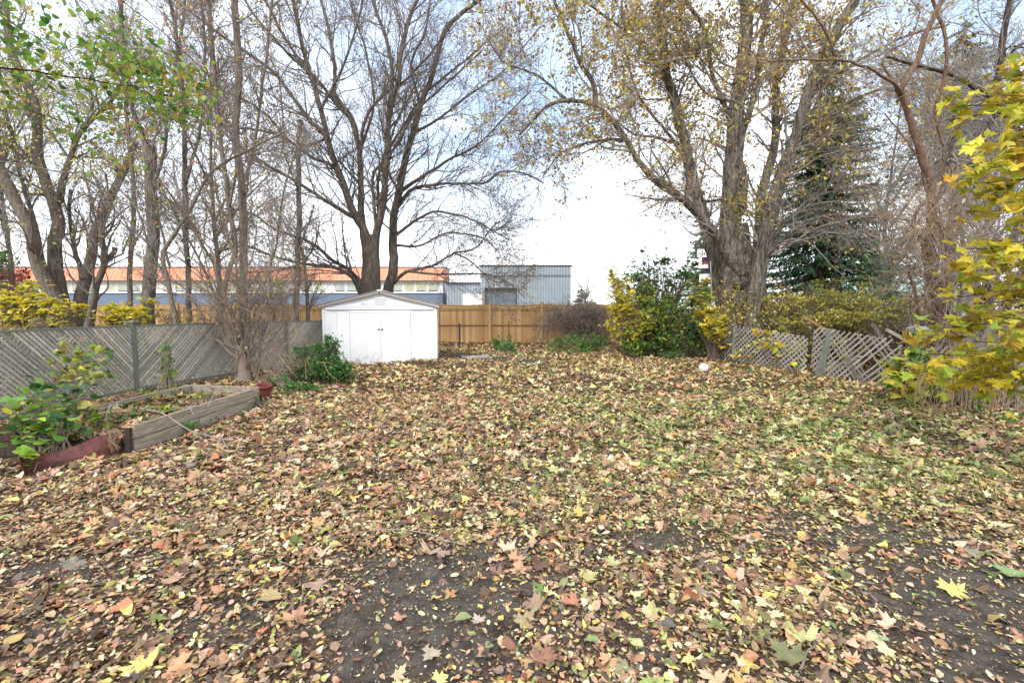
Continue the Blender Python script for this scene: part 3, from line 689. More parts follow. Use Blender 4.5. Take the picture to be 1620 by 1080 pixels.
def loose_board(name, a_, b_, w_, t_, m, label):
    a = Acc(); a.bar(a_, b_, w_, t_, side=(0, 1, .3)); tag(a.build(name, m), label, 'board')
loose_board('loose_board', P(1402, 521, 9.6), P(1446, 545, 9.2), .065, .03, M['grey_wood'], 'pale grey board lying slanted on top of the collapsed lattice panel')
loose_board('loose_board', P(1276, 503, 11.6), P(1312, 524, 11.2), .06, .03, M['cedar_dark'], 'narrow brown stick-like board resting against the top of the leaning post')
loose_board('loose_board', P(1380, 512, 10.3), P(1402, 545, 10.1), .08, .03, M['bark_mid'], 'wide brown board tilted steeply behind the collapsed lattice panel')

# ------------------------------------------------------------------ raised planter on the left
def planter():
    r = thing('raised_planter', 'raised garden bed of weathered grey boards along the left lattice fence', 'planter', (-5.6, 6.2, 0))
    def pl(y, lo, hi, i):    # one board of the front wall: x constant, sloping down with distance
        return None
    for i in range(2):
        a = Acc(); za, zb = .30 - i * .155, .32 - i * .16; ha, hb = .143, .148
        A_ = np.array([(-4.20, 4.98, za - ha), (-4.20, 4.98, za), (-4.13, 7.35, zb), (-4.13, 7.35, zb - hb)]); B_ = A_ + [-.045, 0, 0]
        a.add(np.vstack([A_, B_]), np.array([[0, 1, 2, 3], [7, 6, 5, 4], [0, 4, 5, 1], [1, 5, 6, 2], [2, 6, 7, 3], [3, 7, 4, 0]])); a.build('front_board', M['grey_wood'], r)
    a = Acc(); a.box((-4.25, 4.95, .12), (.05, .04, .33)); a.build('corner_post', M['bark_black'], r)
    a = Acc(); a.bar((-5.5, 7.72, .22), (-4.2, 7.45, .22), .17, .045, side=(0, 1, 0)); a.build('end_board', M['grey_wood'], r)
    a = Acc(); a.bar((-5.6, 5.0, .22), (-5.5, 7.7, .22), .17, .05, side=(1, 0, 0)); a.build('back_board', M['grey_wood'], r)
    for i in range(2):
        a = Acc(); a.bar((-6.6, 4.75, .07 + i * .165), (-5.25, 4.75, .12 + i * .17), .155, .045); a.build('end_board', M['bark_black'], r)
    # soil surface
    a = Acc(); gx = np.linspace(-5.6, -4.2, 40); gy = np.linspace(4.7, 7.6, 44); X_, Y_ = np.meshgrid(gx, gy)
    Z_ = .19 + .12 * (fbm(X_ * 2, Y_ * 2, 1.3) - .5) + .06 * (vnoise(X_, Y_, 9) - .5); Z_ = Z_ - .02 * np.clip((Y_ - 5) / 2.5, 0, 1); Z_[0] = 0; Z_[-1] = 0
    Z_ = Z_ - .15 * np.clip(5.3 - Y_, 0, .6); Z_ = np.where((X_ > -4.75) & (Y_ < 5.08), -.05, Z_); Z_[:, -1] = np.minimum(Z_[:, -1], .2)
    i_ = (np.arange(43)[:, None] * 40 + np.arange(39)[None]).ravel()
    a.add(np.stack([X_, Y_, Z_], -1).reshape(-1, 3), np.stack([i_, i_ + 1, i_ + 41, i_ + 40], -1)); a.build('soil', M['soil'], r, smooth=True)
planter()
def edging():
    a = Acc(); pts = smooth([(-4.62, 4.22, 0), (-4.78, 4.36, 0), (-4.60, 4.50, 0), (-4.42, 4.72, 0), (-4.36, 4.98, 0)], .05)
    n = len(pts); lo = pts + [0, 0, -.03]; hi = pts.copy(); hi[:, 2] = .15 + .06 * np.linspace(0, 1, n) + .03 * np.sin(np.linspace(0, 9, n)); hi[:, 0] += .03 * np.sin(np.linspace(0, 7, n)) - .05
    mid = (lo + hi) / 2; mid[:, 0] += .02
    th = np.array([-.012, .006, 0]); rows = [lo, mid, hi, hi + th, mid + th, lo + th]
    V = np.concatenate(rows); f = []
    for k in range(6):
        for j in range(n - 1): k2 = (k + 1) % 6; f.append([k * n + j, k * n + j + 1, k2 * n + j + 1, k2 * n + j])
    a.add(V, np.array(f)); return a.build('garden_edging', M['edging'], smooth=False)
tag(edging(), 'warped dark red sheet edging at the near end of the raised planter', 'edging')
def pot(loc, rad, h, tilt, label, az=0.0):
    root = thing('flower_pot', label, 'flower pot', loc)
    prof = [(rad * .62, 0), (rad * .70, h * .3), (rad * .86, h * .72), (rad * .88, h * .78), (rad, h * .79), (rad * 1.02, h), (rad * .92, h), (rad * .88, h * .8), (rad * .6, h * .1), (.005, h * .08)]
    k = 20; a = Acc(); V = []
    for pr, pz in [(.002, 0)] + prof:
        for j in range(k): V.append((pr * math.cos(j / k * 6.2832), pr * math.sin(j / k * 6.2832), pz))
    m = len(prof) + 1; f = [[i * k + j, i * k + (j + 1) % k, (i + 1) * k + (j + 1) % k, (i + 1) * k + j] for i in range(m - 1) for j in range(k)]
    a.add(V, np.array(f)); a.build('pot', M['clay'], root, smooth=True, local=True); root.rotation_euler = (tilt, 0, az)
    return root
g_ = G(411, 632); pot((g_[0], g_[1] + .16, .0), .13, .25, .15, 'larger dark red clay pot at the far corner of the raised planter', .6)
g_ = G(433, 615); pot((g_[0], g_[1] + .1, .10), .09, .17, 1.2, 'smaller dark red clay pot tipped over beside the leafy bush', -.5)

# ------------------------------------------------------------------ small things
def ball(p, rad, m, label, name='ball', cat='ball'):
    root = thing(name, label, cat, (p[0], p[1], 0))
    z0 = float(ghz(p[0], p[1])) + rad + .015
    k, n = 32, 18; V = []
    for i in range(n + 1):
        for j in range(k):
            t, f = math.pi * i / n, 2 * math.pi * j / k; d = np.array([math.sin(t) * math.cos(f), math.sin(t) * math.sin(f), math.cos(t)])
            s = 1 - .012 * (min(abs(math.sin(3 * f) * math.sin(t)), abs(math.cos(t) - .4), abs(math.cos(t) + .35)) < .06)
            V.append(np.array([p[0], p[1], z0]) + d * rad * s)
    a = Acc(); a.add(V, np.array([[i * k + j, (i + 1) * k + j, (i + 1) * k + (j + 1) % k, i * k + (j + 1) % k] for i in range(n) for j in range(k)])); a.build('shell', m, root, smooth=True)
    a = Acc(); a.tubes(np.array([[p[0] - .02, p[1] - rad * .99, z0 + .02], [p[0] - .02, p[1] - rad * 1.01, z0 + .02]]), np.array([.008, .006]), 8); a.build('valve', M['dark'], root)
ball(G(1113, 592), .112, M['ball'], 'off-white ball resting on the leaves near the right lattice fence')
ball(G(980, 557), .12, M['red_ball'] if 'red_ball' in M else M['clay'], 'small faded red ball under the green bush at the back right')
a = Acc(); g_ = G(600, 581); Mz = np.array(Matrix.Rotation(.4, 3, 'Z')); a.box((g_[0], g_[1] + .05, .10), (.16, .09, .07), Mz); tag(a.build('brick', M['brick']), 'red-brown brick lying in the leaves before the shed doors', 'brick')
def stake(px, py0, py1, Y, w_, m, label, name, cat):
    A_, B_ = P(px[0], py0, Y), P(px[1], py1, Y); A_[2] = 0; a = Acc(); a.tubes(np.linspace(A_, B_, 4), np.array([w_, w_, w_, w_ * .9]), 8); tag(a.build(name, m, smooth=True), label, cat)
stake((805, 805), 560, 508, 16.6, .022, M['rust'], 'thin rusty metal stake standing before the cedar fence', 'metal_stake', 'stake')
stake((727, 727), 548, 511, 17.6, .035, M['dark'], 'dark metal post with a scrap of vine on top near the shed', 'metal_post', 'post')
stake((880, 879), 545, 509, 17.4, .03, M['rust'], 'rusty bent pipe post at the left edge of the vine mound', 'metal_post', 'post')
stake((1130, 1124), 520, 413, 13.9, .022, M['concrete'], 'slim pale pole leaning against the thick multi-stemmed trunk', 'pole', 'pole')
a = Acc(); g_ = G(752, 566); a.box((g_[0], g_[1], .035), (.9, .5, .05), np.array(Matrix.Rotation(.2, 3, 'Z'))); tag(a.build('paving_slab', M['concrete']), 'flat grey paving slab in the bare dirt right of the shed', 'slab')
def rag(p, sz, m, label, seed):
    r = np.random.RandomState(seed); n = 9; u = np.linspace(-1, 1, n); U, V_ = np.meshgrid(u, u); Z_ = .25 * r.rand(n, n) + .3 * (1 - U ** 2 * .6 - V_ ** 2 * .3)
    v = np.stack([U + .1 * r.randn(n, n), V_ * .6 + .1 * r.randn(n, n), Z_], -1).reshape(-1, 3) * sz + np.array(p); i_ = (np.arange(n - 1)[:, None] * n + np.arange(n - 1)[None]).ravel()
    a = Acc(); a.add(v, np.stack([i_, i_ + 1, i_ + n + 1, i_ + n], -1)); o = a.build('plastic_bag', m, smooth=True); md = o.modifiers.new('thick', 'SOLIDIFY'); md.thickness = .006; tag(o, label, 'litter')
rag(P(1341, 540, 10.9), .07, M['cloth_blue'], 'small blue plastic scrap caught in the leaning lattice', 1)
rag(P(1362, 566, 10.3), .10, M['cloth_pale'], 'pale plastic bag behind the leaning lattice panel', 2)
rag(P(1322, 575, 11.2), .09, M['cloth_pale'], 'whitish plastic scrap low behind the leaning post', 3)
rag(P(1236, 514, 12.9), .16, M['cloth_pale'], 'crumpled white plastic sheet hanging above the first lattice panel', 4)

# ------------------------------------------------------------------ trees
YEL = [('#d6c660', 3), ('#e0d576', 3), ('#c4b04e', 2), ('#b5b659', 2), ('#9c9c50', 1)]
MIXY = [('#c4b056', 3), ('#d6c868', 3), ('#93754a', 3), ('#b08043', 2), ('#76634a', 1), ('#a8ab58', 1)]
BRN = [('#7c5a40', 3), ('#8f6f4e', 2), ('#a98548', 2), ('#6a4c3a', 2)]
GRN = [('#5c8743', 3), ('#4b763c', 3), ('#779f4e', 2), ('#3f6336', 2), ('#93ab56', 1)]
GRNY = [('#6a9845', 3), ('#8aab4b', 2), ('#a8b142', 2), ('#44702f', 2), ('#c6b740', 1)]
OLIVE = [('#a2a75a', 3), ('#b8b664', 2), ('#85904f', 2), ('#c4b86a', 1)]

# -- the big bare maple behind the shed
t = Tree(101)
D = 17.3
t.limb([(583, 505), (584, 462), (585, 430), (586, 395), (588, 372)], 42, 24, D, flare=.25, grow=False)
t.limb([(583, 420, 17.3), (575, 369, 17.3), (558, 338, 17.2), (544, 298, 17.1), (529, 258, 17.), (518, 218, 16.9), (507, 173, 16.8), (489, 116, 16.6), (475, 67, 16.5), (464, 0, 16.3)], 20, 5, D, ext=1)
t.limb([(583, 420, 17.3), (571, 347, 17.5), (569, 284, 17.8), (569, 240, 18), (558, 191, 18.2), (533, 156, 18.4), (531, 116, 18.6), (522, 53, 18.8), (509, 0, 19)], 18, 5, D, ext=1)
t.limb([(588, 420, 17.3), (598, 364, 17.2), (609, 316, 17.0), (615, 249, 16.7), (615, 213, 16.5), (622, 164, 16.3), (633, 129, 16.1), (635, 89, 16), (647, 36, 15.9), (662, 0, 15.8)], 19, 5, D, ext=1)
t.limb([(615, 249, 16.7), (613, 178, 17), (620, 111, 17.2), (607, 49, 17.4), (589, 0, 17.6)], 10, 5, D, ext=1)
t.limb([(558, 342), (522, 320), (478, 293), (424, 262), (380, 231), (330, 190)], 10, 3, (17.2, 15.2), ext=.8)
t.limb([(553, 325), (527, 267), (491, 249), (438, 213), (380, 202), (330, 196)], 9, 3, (17.2, 18.5), ext=.8)
t.limb([(529, 258), (513, 213), (487, 187), (438, 120), (389, 80), (340, 50), (290, 10)], 10, 4, (17, 15.8), ext=1)
t.limb([(553, 187), (504, 129), (469, 84), (438, 36), (420, 0)], 8, 4, (18.2, 17.4), ext=1)
t.limb([(571, 465), (558, 440), (527, 422), (487, 418), (430, 405), (385, 388), (345, 398)], 11, 3, (17.1, 14.6))
t.limb([(575, 450), (550, 425), (527, 413), (487, 382), (433, 362), (398, 338), (355, 330)], 10, 3, (17.1, 15.6))
t.limb([(487, 418), (460, 424), (420, 430), (380, 428)], 5, 2, (16.2, 15.4))
t.limb([(596, 372), (587, 284), (602, 258), (629, 222), (651, 178), (691, 142), (740, 100)], 8, 3, (17.2, 16.4), ext=.6)
t.limb([(569, 245), (575, 195), (602, 156), (642, 129), (669, 102), (700, 60)], 8, 3, (18, 17.2), ext=.6)
t.limb([(600, 358), (600, 270), (640, 200), (672, 150), (720, 110), (780, 60)], 7, 3, (17.3, 18.2), ext=.6)
t.limb([(518, 218), (470, 230), (420, 180), (370, 150), (310, 140)], 6, 2, (16.9, 15.5))
t.limb([(507, 173), (540, 110), (560, 50), (575, 0)], 6, 3, (16.8, 16.8), ext=1)
t.limb([(489, 116), (440, 70), (400, 20), (380, -20)], 6, 3, (16.6, 16), ext=.5)
t.limb([(569, 240), (590, 170), (585, 100), (560, 20), (550, -20)], 6, 3, (18, 18.6), ext=.5)
def f_maple(s, acc):
    leafer(2600, .075, BRN, T=T_OVAL, spread=.05, lv=-1)(s, acc)
    leafer(1500, .085, [('#a39a4a', 3), ('#8a8040', 2), ('#b59a50', 2)], T=T_OVAL, spread=.08, lv=-1, region=lambda x, y: 1.0 * (y > 330) * (x < 520) + .25)(s, acc)
    leafer(900, .09, [('#b08a3c', 3), ('#8f6a38', 2)], T=T_OVAL, spread=.06, lv=-1, region=lambda x, y: 1.0 * (x < 500) * (y < 170))(s, acc)
l1 = t.grow(t.limbs, 380, 2.6, (.4, 1.0), up=.10, wob=.16, rf=.42, rmax=.034, rmin=.008, m=8, t0=.15)
l2 = t.grow(l1, 1900, 1.35, (.4, 1.0), up=.07, wob=.2, rf=.55, rmax=.018, rmin=.0055, m=6)
l3 = t.grow(l2, 8500, .62, (.4, 1.1), up=.05, wob=.22, rf=.6, rmax=.009, rmin=.0042, m=5)
t.make('maple_tree', 'big bare maple with dark fanning limbs rising right behind the white shed', 'tree', M['bark_dark'], M['twig_dark'], kmain=16, leaf=f_maple)

t = Tree(102)
t.limb([(611, 505), (615, 460), (622, 427), (620, 378), (622, 338), (631, 302), (638, 262), (651, 213), (664, 164), (682, 124), (695, 71), (711, 40), (762, 0)], 24, 5, (18.2, 17.2), flare=.2, ext=1)
t.limb([(626, 330), (640, 312), (655, 298), (709, 291), (767, 289), (793, 271), (833, 275), (860, 290)], 10, 2.5, (18, 16.2))
t.limb([(638, 300), (669, 278), (709, 255), (753, 231), (793, 191), (824, 160)], 8, 2.5, (17.9, 17), ext=.5)
t.limb([(622, 448), (642, 429), (682, 420), (718, 400), (753, 391), (775, 364), (790, 350)], 9, 2, (18.1, 16.2))
t.limb([(642, 429), (691, 433), (762, 431), (807, 449), (830, 470)], 6, 1.8, (17.8, 15.9))
t.limb([(622, 376), (655, 351), (691, 333), (735, 342), (780, 364), (805, 380)], 8, 2, (18, 16.6))
t.limb([(622, 389), (664, 391), (709, 369), (762, 378), (790, 400)], 6, 2, (18.1, 17.2))
t.limb([(718, 400), (745, 415), (772, 440), (790, 452)], 4, 1.5, (17.2, 16.2))
t.limb([(651, 213), (690, 190), (740, 150), (800, 110), (840, 60)], 6, 2, (17.6, 17.2), ext=.5)
t.limb([(664, 164), (650, 110), (672, 50), (680, 0)], 6, 3, (17.5, 17.5), ext=1)
t.limb([(631, 302), (612, 262), (625, 200), (660, 130)], 6, 2, (18, 18.6))
def f_maple2(s, acc):
    leafer(2300, .07, BRN + [('#a39a4a', 2)], spread=.05)(s, acc)
    leafer(900, .09, [('#a39a4a', 3), ('#8a8040', 2), ('#7a7a3c', 2)], spread=.08, region=lambda x, y: 1.0 * (y > 370))(s, acc)
l1 = t.grow(t.limbs, 230, 2.3, (.4, 1.0), up=.06, wob=.16, rf=.42, rmax=.03, rmin=.008, m=8, t0=.22)
l2 = t.grow(l1, 1400, 1.25, (.4, 1.0), up=.03, wob=.2, rf=.55, rmax=.016, rmin=.0055, m=6)
l3 = t.grow(l2, 6500, .6, (.4, 1.1), up=.0, wob=.22, rf=.6, rmax=.009, rmin=.0042, m=5)
t.make('maple_tree', 'smaller dark maple trunk just right of the big one behind the shed, limbs reaching right', 'tree', M['bark_dark'], M['twig_dark'], kmain=14, leaf=f_maple2)

# -- thick multi-stemmed tree on the right, behind the lattice
t = Tree(103, step=.15)
D = 14.3
t.limb([(1186, 530), (1181, 490), (1170, 440), (1162, 400), (1157, 360)], 62, 46, D, flare=.3, grow=False)
t.limb([(1214, 530), (1207, 490), (1200, 440), (1196, 410)], 30, 12, 14.0, flare=.4, grow=False)
t.limb([(1156, 530, 13.9), (1152, 490, 13.9), (1150, 440, 14), (1160, 400, 14.1)], 26, 12, 14.0, flare=.4, grow=False)
t.limb([(1172, 430, 13.9), (1141, 384, 13.8), (1104, 343, 13.6), (1067, 310, 13.3), (1021, 273, 13.1), (998, 236, 13), (974, 199, 12.9), (942, 171, 12.8), (900, 162, 12.7), (863, 171, 12.5), (822, 213, 12.3)], 27, 4, 13.4)
t.limb([(942, 171), (940, 134), (920, 100), (910, 74), (886, 18)], 12, 5, (12.8, 12.4), ext=.6)
t.limb([(984, 222), (965, 217), (924, 227), (886, 245), (859, 278)], 8, 2, (13, 12.6))
t.limb([(1146, 490, 14.9), (1134, 435, 14.9), (1124, 390, 14.9), (1106, 324, 15), (1095, 278, 15), (1081, 218, 15), (1067, 162, 15), (1053, 116, 15), (1046, 46, 15), (1039, 0, 15)], 26, 12, 15, flare=.2, ext=1)
t.limb([(1076, 227), (1044, 218), (1002, 211), (965, 185), (930, 190)], 7, 2, (15, 14))
t.limb([(1164, 444), (1152, 380), (1150, 324), (1155, 268), (1160, 208), (1160, 162), (1173, 83), (1178, 0)], 52, 18, (14.2, 14.4), ext=1)
t.limb([(1166, 330, 14.2), (1176, 285, 14.1), (1170, 262, 14.1)], 30, 16, 14.2, grow=False)
t.limb([(1170, 262, 14.1), (1176, 215, 14), (1195, 150, 13.8), (1205, 80, 13.8), (1215, 0, 13.7)], 15, 7, 14, ext=1)
t.limb([(1190, 525, 13.7), (1192, 470, 13.7), (1210, 384, 13.6), (1224, 324, 13.5), (1243, 259, 13.4), (1260, 213, 13.3), (1283, 139, 13.2), (1320, 60, 13), (1353, 0, 12.9)], 38, 12, 13.5, flare=.2, ext=1)
t.limb([(1200, 416), (1246, 370), (1283, 347), (1339, 342), (1408, 345), (1441, 350)], 13, 4, (13.6, 12.4))
t.limb([(1206, 400), (1250, 345), (1282, 312), (1330, 300), (1390, 290)], 11, 3, (13.6, 13.2))
t.limb([(1195, 480), (1190, 440), (1198, 380), (1205, 300), (1225, 220), (1230, 120), (1250, 40), (1255, 0)], 26, 9, (14.9, 15.4), ext=1)
t.limb([(1160, 200), (1130, 120), (1118, 51), (1085, 0)], 10, 6, (14.3, 14), ext=1)
t.limb([(1240, 262), (1290, 240), (1340, 236), (1400, 225)], 9, 3, (13.4, 13))
t.limb([(1260, 213), (1310, 180), (1370, 150), (1450, 130)], 9, 3, (13.3, 12.7))
t.limb([(1283, 139), (1350, 100), (1420, 60), (1500, 40)], 8, 3, (13.2, 12.6))
t.limb([(1095, 278), (1070, 230), (1010, 150), (990, 80), (985, 20)], 8, 3, (15, 14.6), ext=.6)
t.limb([(1053, 116), (1010, 70), (960, 30), (920, 0)], 8, 3, (15, 14.5), ext=.6)
t.limb([(900, 162), (850, 120), (800, 100), (770, 60)], 6, 2, (12.7, 12.4))
t.limb([(1140, 315), (1110, 315), (1080, 300), (1060, 318)], 6, 2, (14.2, 13.6))
t.limb([(1160, 162), (1120, 150), (1080, 90), (1060, 60)], 7, 3, (14.3, 13.6))
def f_right(s, acc):
    leafer(40000, .10, MIXY, spread=.05, lv=-1, region=lambda x, y: np.clip(.45 + (250 - y) / 260, .08, 1) * np.where(x < 860, .5, 1) * np.where(x > 1350, .45, 1))(s, acc)
    leafer(2600, .08, BRN, spread=.08, lv=-1, region=lambda x, y: .8 * (x < 950) + .3)(s, acc)
    r = s.r    # leaves and suckers clinging to the trunk
    n = 2600; q = s.limbs[0][0]; k = r.randint(4, size=n); src = [s.limbs[i] for i in (0, 1, 2, 9)]
    pos = np.array([src[k[i]][0][r.randint(0, max(2, int(len(src[k[i]][0]) * .55)))] for i in range(n)]); pos += np.stack([.42 * r.randn(n), -.15 - .4 * np.abs(r.randn(n)), .25 * r.randn(n)], 1)
    k = pos[:, 2] > 1.1; pos = pos[k]
    leaves(acc, T_OVAL, pos, r, .085 * (.6 + .7 * r.rand(len(pos))), tilt=.6, cols=palette(r, MIXY + YEL, len(pos)), pitch0=-.4)
l1 = t.grow(t.limbs, 420, 2.1, (.5, 1.2), up=.04, wob=.2, rf=.42, rmax=.045, rmin=.008, m=8, t0=.2)
l2 = t.grow(l1, 2800, 1.25, (.4, 1.1), up=-.02, wob=.24, rf=.55, rmax=.015, rmin=.005, m=6)
l3 = t.grow(l2, 12500, .6, (.4, 1.1), up=-.04, wob=.26, rf=.6, rmax=.008, rmin=.0036, m=5)
t.make('elm_tree', 'thick multi-stemmed old tree with furrowed grey bark behind the right lattice fence', 'tree', M['bark_grey'], M['twig_grey'], kmain=30, lump=.15, leaf=f_right, base=(*P(1188, 530, 14.3)[:2], 0))

# -- multi-stem tree far left
t = Tree(104)
t.limb([(108, 530), (95, 490), (74, 450), (56, 408), (48, 370), (22, 315), (0, 270), (-40, 205)], 30, 14, (12.6, 12.0), flare=.25)
t.limb([(112, 530, 12.8), (98, 485, 12.8), (91, 426), (87, 380), (91, 352), (81, 315), (63, 267), (57, 222), (57, 167), (48, 141), (22, 90), (10, 20)], 32, 8, 12.8, flare=.25, ext=1)
t.limb([(93, 318), (111, 252), (122, 222), (144, 196), (181, 159), (200, 120)], 13, 5, (12.8, 13.2), ext=.6)
t.limb([(56, 360), (52, 341), (33, 278), (22, 222), (5, 165)], 9, 4, (12.5, 12.5))
t.limb([(126, 525), (130, 457), (145, 408), (152, 370), (170, 333), (185, 296), (204, 259), (215, 225)], 26, 9, (13, 13.4), flare=.3)
t.limb([(140, 528), (151, 461), (165, 415), (160, 380), (158, 340)], 18, 8, (12.6, 12.4))
t.limb([(130, 440), (118, 395), (108, 340), (112, 300)], 10, 5, (13, 13.2))
t.limb([(166, 415), (178, 400), (182, 392)], 8, 6, (12.6, 12.6), grow=False)
t.limb([(63, 267), (30, 230), (0, 215), (-40, 180)], 7, 3, (12.8, 12.4))
def f_left(s, acc):
    leafer(10500, .08, [('#c6c266', 3), ('#d8d07c', 3), ('#abb25c', 2), ('#d0b868', 1)], spread=.12, lv=-1, region=lambda x, y: np.clip((330 - y) / 150, .12, 1))(s, acc)
l1 = t.grow(t.limbs, 130, 2.0, (.4, 1.0), up=.10, wob=.2, rf=.5, rmax=.035, rmin=.007, m=8, t0=.3)
l2 = t.grow(l1, 700, 1.1, (.4, 1.1), up=.05, wob=.22, rf=.55, rmax=.013, rmin=.005, m=6)
l3 = t.grow(l2, 3000, .55, (.4, 1.1), up=.0, wob=.25, rf=.6, rmax=.007, rmin=.0036, m=5)
t.make('multi_stem_tree', 'dark tree with four thick leaning stems behind the lattice at the far left', 'tree', M['bark_mid'], M['twig_dark'], kmain=16, lump=.08, leaf=f_left)

# -- slim upright trees between
def slim(name, label, seed, limbs, Y, bark, twig, n1=70, n2=380, n3=1500, L1=1.4, leaf=None, up=.12, flare=.2):
    t = Tree(seed)
    for i, (pix, w0, w1, *y) in enumerate(limbs): t.limb(pix, w0, w1, y[0] if y else Y, flare=flare if i == 0 else 0, ext=.8 if pix[-1][1] < 20 else 0)
    n1, n2, n3 = int(n1 * .75), int(n2 * .7), int(n3 * .65)
    l1 = t.grow(t.limbs, n1, L1, (.35, 1.0), up=up, wob=.18, rf=.45, rmax=.022, rmin=.006, m=7, t0=.2)
    l2 = t.grow(l1, n2, L1 * .55, (.4, 1.1), up=up * .5, wob=.22, rf=.55, rmax=.010, rmin=.0045, m=6)
    if n3: t.grow(l2, n3, L1 * .28, (.4, 1.1), up=0, wob=.25, rf=.6, rmax=.006, rmin=.0034, m=4)
    return t.make(name, label, 'tree', bark, twig, kmain=12, leaf=leaf)
ORL = [('#c98a4e', 3), ('#b8743f', 2), ('#d1ab6a', 2), ('#9a8a45', 1)]
slim('bare_tree', 'stout grey trunk, cut off at mid height, left of the tangle of slim trees', 105, [([(233, 520), (234, 485), (237, 400), (237, 330), (237, 232)], 21, 17), ([(237, 250), (222, 205), (207, 174), (200, 100), (190, 0)], 9, 5), ([(240, 300), (262, 240), (270, 160), (285, 60), (290, 0)], 7, 4)], 12.2, M['bark_grey'], M['twig_grey'], 90, 480, 2200, leaf=leafer(1100, .075, ORL, spread=.15, region=lambda x, y: .25 + .75 * (y < 240)))
slim('bare_tree', 'slim trunk just left of the stout cut-off grey trunk', 106, [([(203, 520), (206, 460), (208, 380), (212, 300), (204, 222), (200, 148), (196, 60), (190, 0)], 9, 5)], 13.0, M['bark_mid'], M['twig_grey'], 50, 260, 1200, leaf=leafer(500, .075, YEL, spread=.15))
slim('bare_tree', 'twin slender dark stems leaning right between the cut-off trunk and the shrub', 107, [([(280, 520), (278, 500), (267, 440), (262, 400), (267, 390), (304, 330), (341, 274), (389, 244), (420, 226), (450, 208)], 11, 3), ([(266, 440), (240, 400), (215, 330), (160, 285), (80, 268), (0, 255)], 5, 2), ([(268, 420), (250, 330), (240, 250), (255, 190)], 5, 2)], 9.8, M['bark_mid'], M['twig_dark'], 50, 260, 1000, L1=1.0, leaf=leafer(160, .07, MIXY, spread=.1))
slim('bare_tree', 'tall thin grey trunk passing behind the twin dark stems', 108, [([(302, 530), (298, 450), (291, 370), (289, 222), (284, 111), (270, 0)], 10, 6), ([(290, 300), (310, 220), (325, 120), (318, 0)], 6, 4)], 13.4, M['bark_grey'], M['twig_grey'], 90, 480, 2200, leaf=leafer(900, .075, ORL + GRNY, spread=.2, region=lambda x, y: 1.0 * (y < 260)))
slim('bare_tree', 'thin pale trunk rising left of the tall straight brown trunk', 109, [([(342, 530), (350, 480), (362, 420), (370, 400), (362, 330), (348, 222), (333, 55), (330, 0)], 10, 6), ([(362, 330), (372, 250), (352, 170), (345, 90)], 5, 3)], 12.6, M['bark_mid'], M['twig_dark'], 80, 440, 2000, leaf=leafer(500, .075, MIXY, spread=.15))
slim('bare_tree', 'tall straight brown trunk rising above the shrub at the lattice fence', 110, [([(390, 590), (388, 540), (386, 486), (387, 415), (385, 380), (384, 300), (378, 222), (381, 111), (374, 0)], 16, 10), ([(383, 300), (400, 230), (415, 130), (430, 0)], 6, 4)], 11.0, M['bark_mid'], M['twig_dark'], 80, 440, 2000, leaf=leafer(420, .08, MIXY, spread=.1))
slim('bare_tree', 'straight grey-barked trunk standing alone left of the shed, larger of two', 111, [([(468, 530), (470, 480), (473, 430), (474, 378), (474, 300), (472, 222), (476, 190)], 13, 7), ([(474, 390), (490, 350), (497, 325)], 5, 2), ([(472, 300), (450, 240), (448, 180), (440, 110)], 4, 2)], 15.2, M['bark_grey'], M['twig_grey'], 60, 300, 1400, L1=1.7, leaf=leafer(300, .08, MIXY, spread=.1))
slim('bare_tree', 'thin short trunk close to the right of the straight grey one beside the shed', 112, [([(486, 530), (487, 490), (485, 450), (480, 418), (478, 390)], 8, 5), ([(480, 418), (500, 380), (505, 350)], 4, 2)], 15.6, M['bark_mid'], M['twig_dark'], 30, 160, 600, leaf=leafer(160, .08, MIXY, spread=.1))
slim('bare_tree', 'slender leaning pale trunk among the shrub stems, right of the tall brown trunk', 113, [([(425, 560), (432, 500), (428, 440), (440, 380), (452, 300), (468, 240)], 5, 2.5)], 13.2, M['bark_grey'], M['twig_grey'], 70, 420, 1800, L1=1.5, leaf=leafer(260, .07, MIXY, spread=.1))

# -- multi-stem shrub at the left fence
t = Tree(120, step=.1)
t.limb([(386, 603), (386, 585), (384, 565), (380, 545)], 22, 14, 10.1, flare=.2, grow=False)
for pix, a, b in (([(384, 575), (369, 560), (345, 538), (327, 521), (317, 496), (292, 461), (250, 430), (215, 400)], 7, 2), ([(384, 565), (362, 521), (352, 468), (338, 415), (317, 380), (290, 320), (270, 250)], 6, 2), ([(386, 560), (373, 486), (366, 415), (352, 350), (340, 270), (345, 190)], 6, 2),
                  ([(388, 585), (397, 538), (404, 503), (420, 468), (440, 430), (452, 370)], 6, 2), ([(388, 590), (405, 560), (430, 500), (460, 460), (500, 430)], 4, 1.5), ([(384, 570), (375, 520), (340, 480), (320, 430), (330, 350), (310, 280)], 5, 2),
                  ([(386, 575), (392, 500), (380, 430), (400, 360), (395, 270)], 5, 2), ([(382, 560), (350, 500), (300, 470), (262, 470), (225, 478)], 5, 1.5), ([(388, 595), (412, 575), (422, 555), (440, 545), (455, 530)], 4, 2), ([(384, 560), (355, 490), (330, 400), (300, 350), (240, 320)], 5, 1.5), ([(386, 560), (410, 470), (425, 400), (420, 320)], 4, 1.5)):
    t.limb(pix, a, b, (10.1, 10.1 + t.r.randn() * .5), wob=.02)
for i in range(16): 
    x = 372 + t.r.rand() * 40; t.limb([(x, 602), (x + t.r.randn() * 12, 560), (x + t.r.randn() * 35, 500), (x + t.r.randn() * 60, 430 + t.r.rand() * 40)], 2.4, 1, (10.1, 10.1 + t.r.randn() * .4))
l1 = t.grow(t.limbs, 260, 1.0, (.3, .9), up=.15, wob=.2, rf=.6, rmax=.012, rmin=.0045, m=7, t0=.25)
